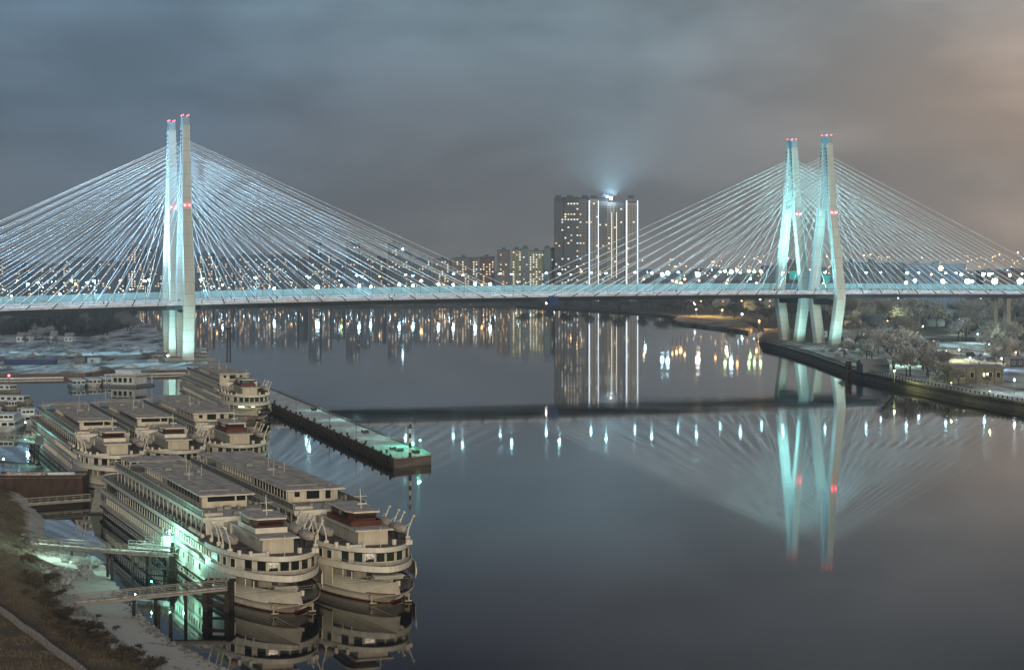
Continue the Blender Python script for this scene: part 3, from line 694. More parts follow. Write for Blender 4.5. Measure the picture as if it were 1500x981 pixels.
def bridge(br,label,far):
    t=thing('cable_stayed_bridge',label,'bridge',group=None)
    deck_sweep(br,[(-12.4,-.1),(-12.4,-.75),(12.4,-.75),(12.4,-.1)],'roadway','asphalt',t)
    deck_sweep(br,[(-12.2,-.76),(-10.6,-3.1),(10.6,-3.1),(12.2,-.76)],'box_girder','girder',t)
    deck_sweep(br,[(-12.6,-.85),(-12.6,.12),(-12.1,.12),(-12.1,-.85)],'kerb_beam','parapet',t)
    deck_sweep(br,[(-.3,-.1),(-.3,.75),(.3,.75),(.3,-.1)],'median_barrier','parapet',t)
    for sd in (1,):
        deck_sweep(br,[(sd*12.45-.18,-.9),(sd*12.45-.18,1.1),(sd*12.45+.18,1.1),(sd*12.45+.18,-.9)],'parapet','parapet',t)
    b=MB(); 
    for hh in (1.25,1.6):
        k=-300
        while k<420:
            b.tube(br.p(k,-12.6,dz(k)+hh),br.p(k+20,-12.6,dz(k+20)+hh),.05,n=3,cap=False); k+=20
    k=-300
    while k<420: b.tube(br.p(k,-12.6,dz(k)+.9),br.p(k,-12.6,dz(k)+1.65),.06,n=3,cap=False); k+=3
    b.build('hand_railing','steel_dark',t)
    b=MB(); k=-460
    while k<510: b.tube(br.p(k,-12.3,dz(k)-.85),br.p(k+13,-10.8,dz(k)-3.0),.12,n=3); k+=13
    b.build('girder_ribs','girder',t)
    # cable anchor brackets
    if far:
        b=MB(); s=-420; 
        rs=[]
        while s<=500: rs.append([br.p(s,12.0,dz(s)+.9),br.p(s,12.0,dz(s)+4.6),br.p(s,12.12,dz(s)+4.6),br.p(s,12.12,dz(s)+.9)]); s+=11.5
        b.loft(rs,cap=True); sg=b.build('noise_screen','screen_glass',t)
        b=MB(); s=-420
        while s<=500: b.tube(br.p(s,11.9,dz(s)+.9),br.p(s,11.9,dz(s)+4.7),.07,n=4); s+=5.75
        b.build('screen_posts','girder',sg)
    # pylons
    levels=[(3,-7.5,2.9,2.3),(30,-13.6,3.0,2.1),(36,-13.6,2.95,2.0),(83,-5.3,2.5,1.6),(121,-2.3,1.95,1.3)]
    for ps in (-br.hl,br.hl):
        left=ps<0
        py=thing_part('pylon',t)
        for sd in (-1,1):
            b=MB(); rs=[]
            for z,v,du,dv in levels:
                vv=abs(v)*sd; c=.35
                if left and z<20: vv=sd*9.5
                rs.append([br.q(ps,ps+a,vv+q,z) for a,q in ((-du+c,-dv),(du-c,-dv),(du,-dv+c),(du,dv-c),(du-c,dv),(-du+c,dv),(-du,dv-c),(-du,-dv+c))])
            b.loft(rs,cap=True); lg=b.build('pylon_leg','pylon',py)
        def xb(z,h,half,du,nm,m='pylon'):
            b=MB(); rs=[[br.q(ps,ps+a,-half,z+q) for a,q in ((-du,-h),(du,-h),(du,h),(-du,h))],[br.q(ps,ps+a,half,z+q) for a,q in ((-du,-h),(du,-h),(du,h),(-du,h))]]
            b.loft(rs,cap=True); return b.build(nm,m,py)
        xb(83,1.6,3.9,1.9,'crossbeam'); xb(28.2,1.5,12.0,2.1,'lower_crossbeam','girder')
        b=MB(); b.loft([[br.q(ps,ps+a,v,84) for a,v in ((-1.3,-4.6),(1.3,-4.6),(1.3,4.6),(-1.3,4.6))],[br.q(ps,ps+a,v,119.5) for a,v in ((-1.1,-1.9),(1.1,-1.9),(1.1,1.9),(-1.1,1.9))]],cap=True); b.build('infill_wall','pylon',py)
        xb(110,.5,1.6,1.5,'crossbeam'); xb(120,.9,1.6,1.4,'crossbeam')
        b=MB(); b.loft([[br.q(ps,ps+a,q,121) for a,q in ((-1.75,-3.3),(1.75,-3.3),(1.75,3.3),(-1.75,3.3))],[br.q(ps,ps+a,q,125.4) for a,q in ((-1.6,-3.0),(1.6,-3.0),(1.6,3.0),(-1.6,3.0))]],cap=True)
        cp=b.build('pylon_cap','pylon_cap',py)
        b=MB()
        for z in range(86,119,2):
            for sd in (-1,1):
                v=sd*(5.3-(z-83)/38*3.1)
                for a in (-1,1): b.box(br.q(ps,ps+a*2.05,v,z),(.7,.8,.9),rz=math.atan2(br.u.y,br.u.x))
        b.build('cable_anchorages','girder',py)
        b=MB()
        for z in range(86,118,3): b.tube(br.q(ps,ps-.6,-1.5,z),br.q(ps,ps+.6,1.5,z+2.4),.12,n=4)
        b.build('service_ladder','rail_grey',py)
        for a,q in ((-1.4,-2.7),(1.4,-2.7),(1.4,2.7),(-1.4,2.7)): MB().ico((0,0,0),.24,1).build('warning_light','l_red',py,loc=br.q(ps,ps+a,q,126.1))
        for a in (-1.2,1.2): MB().ico((0,0,0),.45,1).build('warning_light','l_red',py,loc=br.q(ps,ps+a,-7.6,80.6))
        b=MB(); b.box(br.q(ps,ps,0,3.2),(22 if not left else 26,22,1.6),rz=math.atan2(br.u.y,br.u.x)+R(90) if False else math.atan2(br.u.y,br.u.x)); b.build('pylon_footing','concrete',py)
    # stay cables
    n=0; rest=MB()
    for ps in (-br.hl,br.hl):
        for su in (-1,1):
            for i in range(14):
                for sd in (-1,1):
                    zt_=85.5+i*2.1; v=sd*(5.3-(zt_-83)/38*3.1); s1=ps+su*(17+12.9*i)
                    a=br.q(ps,ps+su*2.2,v,zt_); c=br.p(s1,sd*12.75,dz(s1)+.3)
                    vis=not(ps<0 and su<0 and i>10 and sd>0) 
                    if n<100 and not (sd>0 and i in (0,)) and not(sd>0 and ps<0 and su<0 and i>9): 
                        MB().tube(a,c,.125,n=8,cap=False).build('stay_cable','cable',t,smooth=True); n+=1
                    else: rest.tube(a,c,.125,n=8,cap=False)
                    g=(a-c).normalized(); rest.cur=0
    rest.build('stay_cables','cable',t,smooth=True)['kind']='stuff'
    b=MB()
    for ps in (-br.hl,br.hl):
        for su in (-1,1):
            for i in range(14):
                s1=ps+su*(17+12.9*i); zt_=85.5+i*2.1; v=-(5.3-(zt_-83)/38*3.1)
                a=br.q(ps,ps+su*2.2,v,zt_); c=br.p(s1,-12.75,dz(s1)-.6); d=(a-c).normalized(); b.tube(c,c+d*3.6,.3,.22,n=6)
    b.build('cable_sockets','steel_dark',t)
    return t
def thing_part(name,par):
    o=bpy.data.objects.new(name,None); C.objects.link(o); o.parent=par; return o
BN=Br(NL,NR); BF=Br(FL,FR)
bridge(BN,'long cable-stayed road bridge nearer the ships, pale A-shaped pylons and fans of lit cables',False)
bridge(BF,'twin cable-stayed bridge behind the first, with a teal noise screen along its deck',True)
# floodlights on pylons and cables
ang_u=math.atan2(BN.u.y,BN.u.x)
def flood_fixture(loc,aim,label,grp):
    t=thing('floodlight',label,'floodlight',loc,0,grp)
    b=MB(); b.tube((0,0,-.9),(0,0,0),.09); b.build('bracket','steel_dark',t)
    d=(Vector(aim)-Vector(loc)).normalized(); q=d.to_track_quat('Z','Y').to_matrix()
    b=MB(); b.box((0,0,.25),(.9,.6,.4),mtx=q); b.build('lamp_housing','steel_dark',t)
    return t
BR=[(BN,'near bridge'),(BF,'far bridge')]
for br,bn in BR:
    for ps in (-br.hl,br.hl):
        left=ps<0; pn='at the base of the pylon over the ship basin' if left else 'at the base of the pylon over the snowy quay'
        col=(.50,.86,1.0) if left else (.38,1.0,.9)
        k_=1.0 if left else 1.25
        for i,(a,tt,tz,pw,szz) in enumerate(((-13,-24,62,9000,48),(10,-26,95,17000,42),(-3,-30,116,20000,26),(16,-13,70,9000,60),(-16,-13,70,9000,60))):
            loc=br.p(ps+a,max(tt,-13.6) if abs(a)>12 else tt,dz(ps)+1.6)
            if tt<-14: loc=br.p(ps+a*2.2,-13.4,dz(ps)+1.6)
            aim=br.p(ps,-3,tz)
            spot('pylon_flood',loc,aim,pw*k_*(26 if left else 24),col,szz+10,.8,.4)
            if bn=='near bridge': flood_fixture(tuple(loc),tuple(aim),f'{ORD[i]} pylon floodlight on the near bridge edge at the {"basin" if left else "quay"} pylon','floodlights aimed up the pylons and cables')
        # underside legs
        loc=br.p(ps-12,-26,4.5); spot('leg_flood',loc,br.p(ps,-8,22),30000 if left else 26000,(.55,1,.90),80,.8,.4)
        for su in (-1,1):
            for i,(a,pw) in enumerate(((44,85000),(108,105000))):
                s=ps+su*a; loc=br.p(s,-13.4,dz(s)+1.5); kk=1.0
                if left: kk=0.9
                if left and su<0: kk=1.4
                if not left: kk=.40
                spot('cable_flood',loc,br.p(ps+su*(a*.25),-7,88),pw*kk*5.6,(.30,.66,1.0) if left else (.32,.84,1.0),84,.9,.4)
                if bn=='near bridge': flood_fixture(tuple(loc),tuple(br.p(ps+su*a*.25,-7,88)),f'{ORD[i]} cable floodlight from the {"basin" if left else "quay"} pylon towards {"midspan" if (su>0)==left else "the shore"}','floodlights aimed up the pylons and cables')
# street lamps on both decks
def lamp_meshes(h,arm,head,r):
    p=MB(); p.tube((0,0,0),(0,0,h),.13,.08,n=6); p.tube((0,0,h),(0,arm,h+.35),.06,n=4); p.box((0,0,.25),(.4,.4,.5))
    q=MB(); q.ico((0,arm,h+.15),r,0,(1.2,1.0,.55)); c=MB(); c.box((0,arm,h+.42),(1.1,.5,.12))
    return p.mesh('pole','rail_grey'),q.mesh('lamp_bulb',head),c.mesh('lamp_hood','steel_dark')
LM={}
def lamp(name,label,loc,h=12,arm=1.6,head='l_cyan',r=.36,grp=None,rz=0):
    k=(h,arm,head,r)
    if k not in LM: LM[k]=lamp_meshes(*k)
    t=thing(name,label,'street lamp',loc,rz,grp)
    for nm,me in zip(('pole','lamp_bulb','lamp_hood'),LM[k]): inst(nm,me,t)
    return t
nn={}
for br,bn,tt,off in ((BN,'near',-11.4,0),(BF,'far',-10.6,9)):
    k=0; s=-300.0+off
    while s<420:
        if abs(abs(s)-br.hl)>3:
            seg='basin side span' if s<-br.hl else ('basin half of main span' if s<0 else ('quay half of main span' if s<br.hl else 'quay side span'))
            n=nn.get((bn,seg),0); nn[(bn,seg)]=n+1
            lamp('street_lamp',f'{ORD[n]} lamp on the {bn} bridge, {seg}, from the basin',br.p(s,tt,dz(s)),11.5,2.2,'l_cyan',.64,'street lamps along the bridge decks',rz=ang_u if tt<0 else ang_u+math.pi)
        s+=28.5
# inspection gantry hanging at midspan
def gantry():
    y=BN.p(4,-14,0); o=thing('inspection_gantry','dark blue inspection gantry with a small lamp hanging under the bridge at midspan','gantry',BN.p(8,-13.6,dz(8)-4.2),ang_u)
    b=MB(); b.box((0,0,1.0),(5.2,1.2,5.4)); b.build('panel','blue_paint',o)
    b=MB(); b.box((0,0,-1.9),(6,1.8,.3)); 
    for a in (-2.6,2.6): b.tube((a,-.3,-1.9),(a,-.3,3.9),.12)
    b.box((-4.6,.4,-.8),(4,.8,1.2)); b.build('frame','steel_dark',o); MB().ico((-4.6,-.2,.0),.38,1).build('navigation_light','l_white',o)
gantry()
# teal road signs on the approaches by the quay pylons
for k,(pxx,yy,w_,h_) in enumerate(((1163,403,6.5,5.5),(1211,408,4.5,4.5))):
    Y=1215+k*8; o=thing('road_sign',('large' if k==0 else 'smaller')+' teal overhead road sign on a gantry between the quay pylons','road sign',PD(pxx,Y,ZD(yy,Y)),ang_u)
    MB().box((0,0,0),(w_,.2,h_)).build('sign_face','sign_teal',o)
    b=MB(); b.tube((-w_/2-1,.3,-7),(-w_/2-1,.3,h_/2),.2); b.tube((w_/2+6,.3,-7),(w_/2+6,.3,h_/2),.2); b.tube((-w_/2-1,.3,h_/2),(w_/2+6,.3,h_/2),.18); b.tube((-w_/2-1,.3,0),(w_/2+6,.3,0),.15); b.build('gantry_frame','girder',o)
# added blue fill lights under the deck for spill on the basin bank
for k,(a,tt,aim,pw) in enumerate(((-215,57,260,200000),(-290,57,260,200000),(-205,-13.8,-50,26000),(-262,-13.8,-50,26000))):
    loc=BN.p(a,tt,dz(a)-1.2); spot('bank_fill_light',loc,BN.p(a-5,aim,2),pw,(.42,.85,1),135,.8,.6)
    flood_fixture(tuple(loc),tuple(BN.p(a,aim,2)),f'{ORD[k]} added blue white fill light under the bridge edges over the snowy basin bank','added fill lights over the basin bank')
for k,(a,pw) in enumerate(((230,60000),(275,60000))):
    loc=BN.p(a,-13.8,dz(a)-1.2); spot('field_flood',loc,BN.p(a,-60,3),pw,(.6,.95,1),125,.8,.6)
    flood_fixture(tuple(loc),tuple(BN.p(a,-60,3)),f'{ORD[k]} pale floodlight under the near bridge edge over the quay field','floodlights over the quay field')
# approach pier below the far end of the deck
o=thing('bridge_pier','pale twin-column bridge pier standing in the snowy field beyond the quay','bridge pier',BN.p(318,0,3),ang_u)
for a in (-6,6):
    b=MB(); b.loft([[(-1.6,a-2,0),(1.6,a-2,0),(1.6,a+2,0),(-1.6,a+2,0)],[(-1.3,a-1.6,26.8),(1.3,a-1.6,26.8),(1.3,a+1.6,26.8),(-1.3,a+1.6,26.8)]],cap=True); b.build('column','concrete',o)
b=MB(); b.box((0,0,27.4),(3.2,19,1.4)); b.build('pier_cap','concrete',o)
# ---------------------------------------------------------------- concrete pier with fenders
def pier():
    e0=Vector((-30.4,492,0)); u=Vector((-.282,.959,0)).normalized(); v=Vector((u.y,-u.x,0)); Lp=345; Wd=11.6
    t=thing('pier','long narrow concrete pier with snow, kerbs and dark timber fenders, green lit at its end','pier',tuple(e0),math.atan2(u.y,u.x))
    # local x along the pier away from its end, y to the outer side (negative = open river)
    b=MB(); b.prism([(0,0),(8.5*.8,-Wd),(Lp,-Wd),(Lp,0)],-1,2.3); b.build('pier_body','pier_stone',t)
    b=MB(); b.prism([(.3,-.3),(6.9,-Wd+.3),(Lp,-Wd+.3),(Lp,-.3)],2.3,2.42); b.build('pier_deck','snow_pier',t)
    b=MB(); b.box((Lp/2+3.4,-Wd+.15,2.65),(Lp-7,.35,.5)); b.box((Lp/2,-.15,2.5),(Lp,.3,.28)); b.build('kerb','concrete',t)
    b=MB()
    for k in range(int(Lp/3.6)): b.tube((3+k*3.6,.25,-1),(3+k*3.6,.25,2.6+(.7 if k%3==0 else 0)),.32,n=7)
    for k in range(6): b.tube((1.4+k*1.1,-1.0-k*1.85,-1),(1.4+k*1.1,-1.0-k*1.85,2.5),.3,n=7)
    b.box((Lp/2,.5,1.2),(Lp,.3,.35)); b.build('fender_piles','pile_wood',t)
    b=MB(); rails(b,[(8,-Wd+.6),(120,-Wd+.6),(250,-Wd+.6)],2.42,1.0,post=6); b.build('pier_railing','steel_dark',t)
    def w(x,y,z): return e0+u*x+v*(-y)+Vector((0,0,z)) if False else e0+u*x+Vector((-u.y,u.x,0))*y+Vector((0,0,z))
    # bollards
    for k in range(9):
        o=tag(MB().tube((0,0,0),(0,0,.75),.28,.28,n=8).tube((0,0,.75),(0,0,.95),.45,.42,n=8).build('bollard','steel_dark',loc=w(14+k*26,-1.2,2.42)),f'{ORD[k]} black mooring bollard from the lit end of the snowy pier','bollard','mooring bollards along the pier')
    # striped beacon
    o=thing('beacon','black and white striped beacon mast at the lit end of the pier','beacon',w(2.2,-4.8,2.42))
    for k in range(6): MB().tube((0,0,k*1.25),(0,0,k*1.25+1.25),.42-.03*k,.40-.03*k,n=10).build('mast_band','ship_trim' if k%2 else 'steel_dark',o)
    MB().tube((0,0,7.5),(0,0,7.7),.8,n=10).tube((0,0,7.7),(0,0,8.6),.22,n=8).build('gallery','steel_dark',o)
    MB().ico((0,0,9),.28,1).build('lantern','rail_grey',o)
    # lamp posts
    for k,(x,hh) in enumerate(((52,5.2),(92,5.6),(150,5.4),(205,5.4))):
        o=thing('pier_lamp',f'{ORD[k]} slim unlit lamp post on the pier counted from its lit end','lamp post',w(x,-.9,2.42),0,'lamp posts on the pier')
        MB().tube((0,0,0),(0,0,hh),.09,.06).tube((0,0,hh),(.7,0,hh+.15),.05).build('pole','steel_dark',o)
        MB().box((.8,0,hh+.15),(.6,.25,.14)).build('lamp_head','steel_dark',o)
    o=thing('work_lamp','green floodlight on a short mast lighting the pier end','work lamp',w(15,-10.6,2.42))
    MB().tube((0,0,0),(0,0,3.0),.06).build('mast','steel_dark',o); MB().ico((0,0,3.1),.16,1).build('lamp_bulb','l_dock',o)
    point('pier_lamp_and_fill',w(14,-9.8,5.6),5200,(.15,1,.62),.2); point('pier_lamp_and_fill',w(30,-9.8,5.2),2600,(.2,1,.66),.2)
    for xx,pw in ((55,1500),(85,1100),(120,900),(160,800)): point('pier_lamp_and_fill',w(xx,-10.5,6.2),pw,(.5,1,.85),.2)  # added fill lights with no lamp, spread the green tint along the pier
    # crates and gear on the deck
    for k,(x,y,s) in enumerate(((17,-5.5,1),(19.5,-6.5,.8),(22,-5,.9),(11,-8.6,1.1),(13,-9.2,.8),(72,-8,1.1),(160,-9,1))):
        b=MB(); b.box((0,0,.35*s),(1.6*s,1.0*s,.7*s)); b.box((.2,.1,.8*s),(1.0*s,.7*s,.2*s)); b.tube((-1.1*s,.3,.1),(-1.1*s,.3,.9*s),.25*s)
        tag(b.build('gear_pile','steel_dark',loc=w(x,y,2.42)),f'{ORD[k]} dark heap of mooring gear on the pier deck from its lit end','gear pile','mooring gear on the pier')
field_mat('snow_pier',(.40,.41,.41),(.62,.64,.64),.6)
mat('pier_stone',(.15,.135,.12),.85,.4,.5,col2=(.07,.06,.055),bump=.3,stretch=(.3,.3,1.4))
pier()
# tall dark mast at the root of the pier
p0=P(335,531,2.3); o=thing('signal_mast','tall dark lattice mast with a top platform beside the moored ship','mast',tuple(p0))
b=MB()
for a in (-.9,.9):
    for c in (-.9,.9): b.tube((a,c,0),(a*.7,c*.7,17),.14,n=4)
for k in range(11): 
    z=k*1.55; b.tube((-.9,-.9,z),(.9,-.9,z+1.55),.08,n=4); b.tube((.9,-.9,z),(-.9,-.9,z+1.55),.08,n=4); b.tube((.9,-.9,z),(.9,.9,z+1.55),.08,n=4)
b.build('lattice','steel_dark',o); MB().box((0,0,17),(3.2,3.2,.4)).box((0,0,18.1),(3.0,.12,.1)).box((-1.4,0,17.6),(.1,.1,1.1)).box((1.4,0,17.6),(.1,.1,1.1)).build('platform','steel_dark',o)
# ---------------------------------------------------------------- gangways and mooring dolphins on the near bank
def gangway(a,c,wid,label,lit):
    a=Vector(a); c=Vector(c); d=c-a; L_=d.length; t=thing('gangway',label,'gangway',tuple(a),math.atan2(d.y,d.x)); sl=math.asin(d.z/L_)
    t.rotation_euler=(0,-sl,math.atan2(d.y,d.x))
    MB().box((L_/2,0,.1),(L_,wid,.22)).build('walkway','snow_thin',t)
    for s_ in (-1,1):
        b=MB(); y=s_*wid/2; b.tube((0,y,1.15),(L_,y,1.15),.07,n=5); b.tube((0,y,.65),(L_,y,.65),.035,n=4); b.tube((0,y,-.25),(L_,y,-.25),.16,n=6)
        n=int(L_/1.8)
        for k in range(n+1): b.tube((L_*k/n,y,0),(L_*k/n,y,1.15),.045,n=4)
        b.build('railing','concrete' if lit else 'rail_grey',t)
    return t
g0=P(52,797,4.0); g1=P(166,806,4.6); g2=P(250,812,4.6)
gangway(g0,g1,1.5,'lit footbridge from the snowy bank path to the bright mooring platform',True)
gangway(g1,g2,1.5,'second short span of the lit footbridge reaching the bright platform by the ship',True)
h0=P(112,882,3.0); h1=P(332,860,4.2); gangway(h0,h1,1.3,'unlit footbridge from the snow strip to the dark pile dolphin by the bow',False)
def pile(x,y,zt,r,label,grp='timber piles in the water by the bank'):
    return tag(MB().tube((0,0,-1),(0,0,zt),r,r*.92,n=9).build('mooring_pile','pile_wood',loc=(x,y,0)),label,'pile',grp)
for k,(pxx,pyy,h_,lab) in enumerate(((158,845,4.3,'dark pile under the lit footbridge where its two spans meet'),(164,850,4.3,'paired dark pile close behind the one under the lit footbridge joint'),(228,905,3.0,'short leaning timber pile standing alone in front of the unlit footbridge'),
      (250,925,2.6,'stout timber pile in open water just below the unlit footbridge'),(232,918,3.2,'slim pile beside the stout one below the unlit footbridge'),(272,905,3.4,'pile carrying the middle of the unlit footbridge'),(196,905,2.9,'pile at the snow edge under the unlit footbridge'),(105,822,3.2,'thin pile on the rocky shore under the lit footbridge'))):
    q=P(pxx,pyy,0); pile(q.x,q.y,h_,.28,lab)
def platform(c,rz,label,w_,d_,ztop,bright):
    t=thing('mooring_platform',label,'mooring platform',(c[0],c[1],0),rz)
    MB().box((0,0,ztop-.15),(w_,d_,.3)).build('deck','snow_thin' if bright else 'pile_wood',t)
    for a in (-.42,0,.42):
        for e in (-.42,.42): MB().tube((a*w_,e*d_,-1),(a*w_,e*d_,ztop-.3),.24,n=8).build('pile','steel_dark',t)
    b=MB()
    for e in (-.42,.42):
        b.tube((-.42*w_,e*d_,.6),(.0,e*d_,ztop-.4),.09); b.tube((0,e*d_,.6),(.42*w_,e*d_,ztop-.4),.09); b.tube((.42*w_,e*d_,.6),(.0,e*d_,ztop-.4),.09); b.tube((-.45*w_,e*d_,1.0),(.45*w_,e*d_,1.0),.13)
    b.build('bracing','steel_dark',t)
    b=MB(); hx,hy=w_/2-.1,d_/2-.1; rails(b,[(-hx,-hy),(hx,-hy)],ztop,1.05,post=1.4); rails(b,[(-hx,hy),(hx,hy)],ztop,1.05,post=1.4); b.build('railing','rail_grey',t)
    return t
gp=P(226,800,4.6); rzp=math.atan2((g2-g1).y,(g2-g1).x)
tp=platform((gp.x+.3,gp.y+1.2),rzp,'bright snow covered mooring platform with lamps against the side of the near ship',8.5,5.2,4.55,True)
o=thing('dock_lamp','intense green lamp on a short post over the mooring platform','dock lamp',(gp.x+1.6,gp.y+2.6,4.55))
MB().tube((0,0,0),(0,0,2.2),.06).tube((0,0,2.2),(.5,0,2.4),.05).build('post','steel_dark',o); MB().ico((.6,0,2.35),.17,1).build('lamp_bulb','l_dock',o)
point('dock_glow',(gp.x+2.2,gp.y+2.4,6.7),2600,(.30,1,.74),.15)
point('dock_glow',(gp.x+3.4,gp.y-3.5,5.2),1900,(.34,1,.74),.15)  # added fill light, widens the green glow on the ship side
point('dock_glow',(gp.x+7.5,gp.y-14,4.2),1500,(.36,1,.74),.15)  # another added fill light, carries the glow further towards the bow
point('gangway_glow',(g0.x+2,g0.y+.9,6.6),3200,(.6,1,.85),.15)
point('gangway_glow',((g0.x+g1.x)/2,(g0.y+g1.y)/2+1.4,6.6),1600,(.6,1,.85),.15)
point('gangway_glow',(g1.x+3,g1.y+1.0,6.8),2000,(.5,1,.85),.15)
b_=thing('service_cabinet','teal lit service cabinet with poles on the mooring platform by the ship','cabinet',(gp.x+2.2,gp.y+1.2,4.55),rzp)
MB().box((0,0,.9),(1.5,1.1,1.8)).build('body','boat_white',b_); MB().box((0,0,1.9),(1.8,1.3,.16)).build('roof','steel_dark',b_); MB().tube((1.2,0,0),(1.2,0,3.6),.07).tube((-1.3,.3,0),(-1.3,.3,3.0),.06).build('poles','rail_grey',b_)
# tall pile cluster between platform and ship
q=P(252,846,0); o=thing('pile_dolphin','tall cluster of dark piles at the platform end beside the ship side','dolphin',(q.x,q.y,0))
for dx,dy,h_ in ((0,0,5.6),(.7,.2,5.2),(.2,.8,5.9),(-.5,.6,4.9)): MB().tube((dx*.8,dy*.8,-1),(dx*.3,dy*.3,h_),.27,n=8).build('pile','pile_wood',o)
MB().box((0.1,.3,3.9),(1.3,1.3,.35)).box((.1,.3,1.3),(1.4,1.4,.3)).build('band','steel_dark',o)
# squared dolphin at the end of the unlit footbridge
q=P(320,893,0); o=thing('pile_dolphin','heavy square pile dolphin with a plank top at the end of the unlit footbridge','dolphin',(q.x,q.y,0),-.1)
for a in (-1.7,1.7):
    for e in (-1.2,1.2): MB().box((a,e,1.8),(.75,.75,5.6)).build('pile','pile_wood',o)
MB().box((0,0,4.4),(4.6,3.6,.35)).box((0,-1.3,2.9),(4.4,.3,.5)).box((0,-1.3,1.0),(4.4,.3,.4)).build('cap_beam','pile_wood',o)
b=MB(); [b.tube((a,0,4.5),(a,0,5.1),.16) for a in (-1.6,-.6,.5,1.5)]; b.tube((-1.6,0,5.0),(1.5,0,5.0),.1); b.build('mooring_bitts','rail_grey',o)
# small blue white lamps on stakes by the unlit footbridge
for pxx,pyy,c,nm,lab in ((222,852,'l_dock','green','tiny green marker lamp on a stake near the lit platform piles'),(198,871,'l_cyan_far','white','tiny white marker lamp on the unlit footbridge')):
    q=P(pxx,pyy,2.4); o=thing('marker_lamp',lab,'marker lamp',(q.x,q.y,0)); MB().tube((0,0,-.6),(0,0,2.4),.05).build('stake','steel_dark',o); MB().ico((0,0,2.5),.11,1).build('lamp_bulb',c,o)
# rusty quay wall with folded snow covered material, red lamp
q0=P(-10,729,0); q1=P(121,728,0)
o=thing('rusty_barge','rusty flat barge with snow and folded tarpaulins behind the thin boom','barge',tuple((q0+q1)/2),math.atan2((q1-q0).y,(q1-q0).x))
bl=(q1-q0).length
b=MB(); pr=[(0,-.8,0),(0,0,4.6),(8.5,0,4.6),(8.5,-.8,0)]
b.prism([(-bl/2,0),(bl/2,0),(bl/2,9),(-bl/2,9)],-1,4.4)
for k in range(int(bl/1.1)): b.box((-bl/2+.5+k*1.1,-.06,1.9),(.14,.16,4.8))
b.box((0,-.1,1.5),(bl,.2,.25)); b.box((0,-.1,3.2),(bl,.2,.25)); b.build('hull','rust',o)
MB().prism([(-bl/2+.3,.3),(bl/2-.3,.3),(bl/2-.3,8.7),(-bl/2+.3,8.7)],4.4,4.55).build('deck','snow_thin',o)
MB().box((0,.1,4.75),(bl,.35,.5)).box((0,8.8,4.7),(bl,.3,.5)).build('gunwale','rust',o)
for k,(x,y,w_,d_,hh) in enumerate(((-3,3.5,9,2.4,.9),(4,5.6,7,1.6,.6),(-6,6.4,5,1.5,.7))):
    b=MB(); rs=[[(x-w_/2,y-d_/2,4.5),(x+w_/2,y-d_/2,4.5),(x+w_/2,y+d_/2,4.5),(x-w_/2,y+d_/2,4.5)],[(x-w_/2+.4,y-d_/2+.3,4.5+hh),(x+w_/2-.8,y-d_/2+.4,4.5+hh*.8),(x+w_/2-.4,y+d_/2-.4,4.5+hh),(x-w_/2+.6,y+d_/2-.3,4.5+hh*.9)]]
    b.loft(rs,cap=True); b.build('tarpaulin','snow_thin' if k!=1 else 'boat_white',o)
q=P(113,705,3.2); o2=thing('red_lamp','red navigation lamp on the rusty barge wall','navigation lamp',tuple(q+Vector((0,-1.2,0)))); MB().ico((0,0,0),.2,1).build('lamp_bulb','l_red',o2); MB().tube((0,.0,0),(0,.9,0),.05).box((0,0,.28),(.4,.4,.08)).build('bracket','steel_dark',o2)
# thin boom / footbridge in front of the barge
a=P(-4,741,1.2); c=P(132,731,1.2); gangway(a,c,.8,'thin snowy floating walkway in front of the rusty barge',False)
# rear landing stage of the middle ships
a=P(-6,641,3.4); c=P(70,648,3.4); gangway(a,c,1.3,'glowing teal footbridge to the trio ship nearest the bank',True)
q=P(64,655,0); tp=platform((P(66,664,0).x,P(66,664,0).y),-.2,'dark landing stage under the glowing teal footbridge end',6,4,3.2,True)
o=thing('dock_lamp','bright cyan lamp by the teal lit side of the trio ship','dock lamp',(c.x+1.0,c.y-1.5,3.4)); MB().tube((0,0,0),(0,0,2.6),.06).build('post','steel_dark',o); MB().ico((0,0,2.7),.22,1).build('lamp_bulb','l_dock',o)
point('dock_glow',(c.x-.5,c.y+3,6.4),9000,(.22,1,.82),.2); point('dock_glow',(c.x-8,c.y+1.2,5.4),1500,(.3,1,.85),.2)
b_=thing('landing_booth','small snow topped booth on the landing stage beside the trio ship','booth',(P(60,668,0).x,P(60,668,0).y,3.2),-.2)
MB().box((0,0,1.1),(2.6,2.0,2.2)).build('body','grey_paint',b_); MB().box((0,0,2.28),(3.1,2.4,.2)).build('roof','snow_thin',b_)
for pxx,pyy,lab,cl in ((37,619,'cyan lamp on the pontoon between the small boats and the trio ship','l_cyan_far'),(5,673,'white lamp on a stake in the basin corner','l_cyan_far')):
    q=P(pxx,pyy,2.6); o=thing('marker_lamp',lab,'marker lamp',(q.x,q.y,0)); MB().tube((0,0,-.6),(0,0,2.6),.06).build('stake','steel_dark',o); MB().ico((0,0,2.7),.2,1).build('lamp_bulb',cl,o)
# floating green grey block with reflection near stern of first ship
q=P(149,752,0); o=thing('floating_shed','tapered greenish grey floating box shed astern of the nearest ship','shed',(q.x,q.y+2,0),.1)
b=MB(); b.loft([[(-2.6,-2.2,.3),(2.6,-2.2,.3),(2.6,2.2,.3),(-2.6,2.2,.3)],[(-1.7,-1.5,4.6),(1.9,-1.5,4.8),(1.9,1.5,4.8),(-1.7,1.5,4.6)]],cap=True); b.build('body','net_grey',o)
MB().box((0,0,.1),(6,5,.5)).build('pontoon','steel_dark',o); MB().box((.1,0,4.85),(3.9,3.3,.15)).build('roof','snow_thin',o)
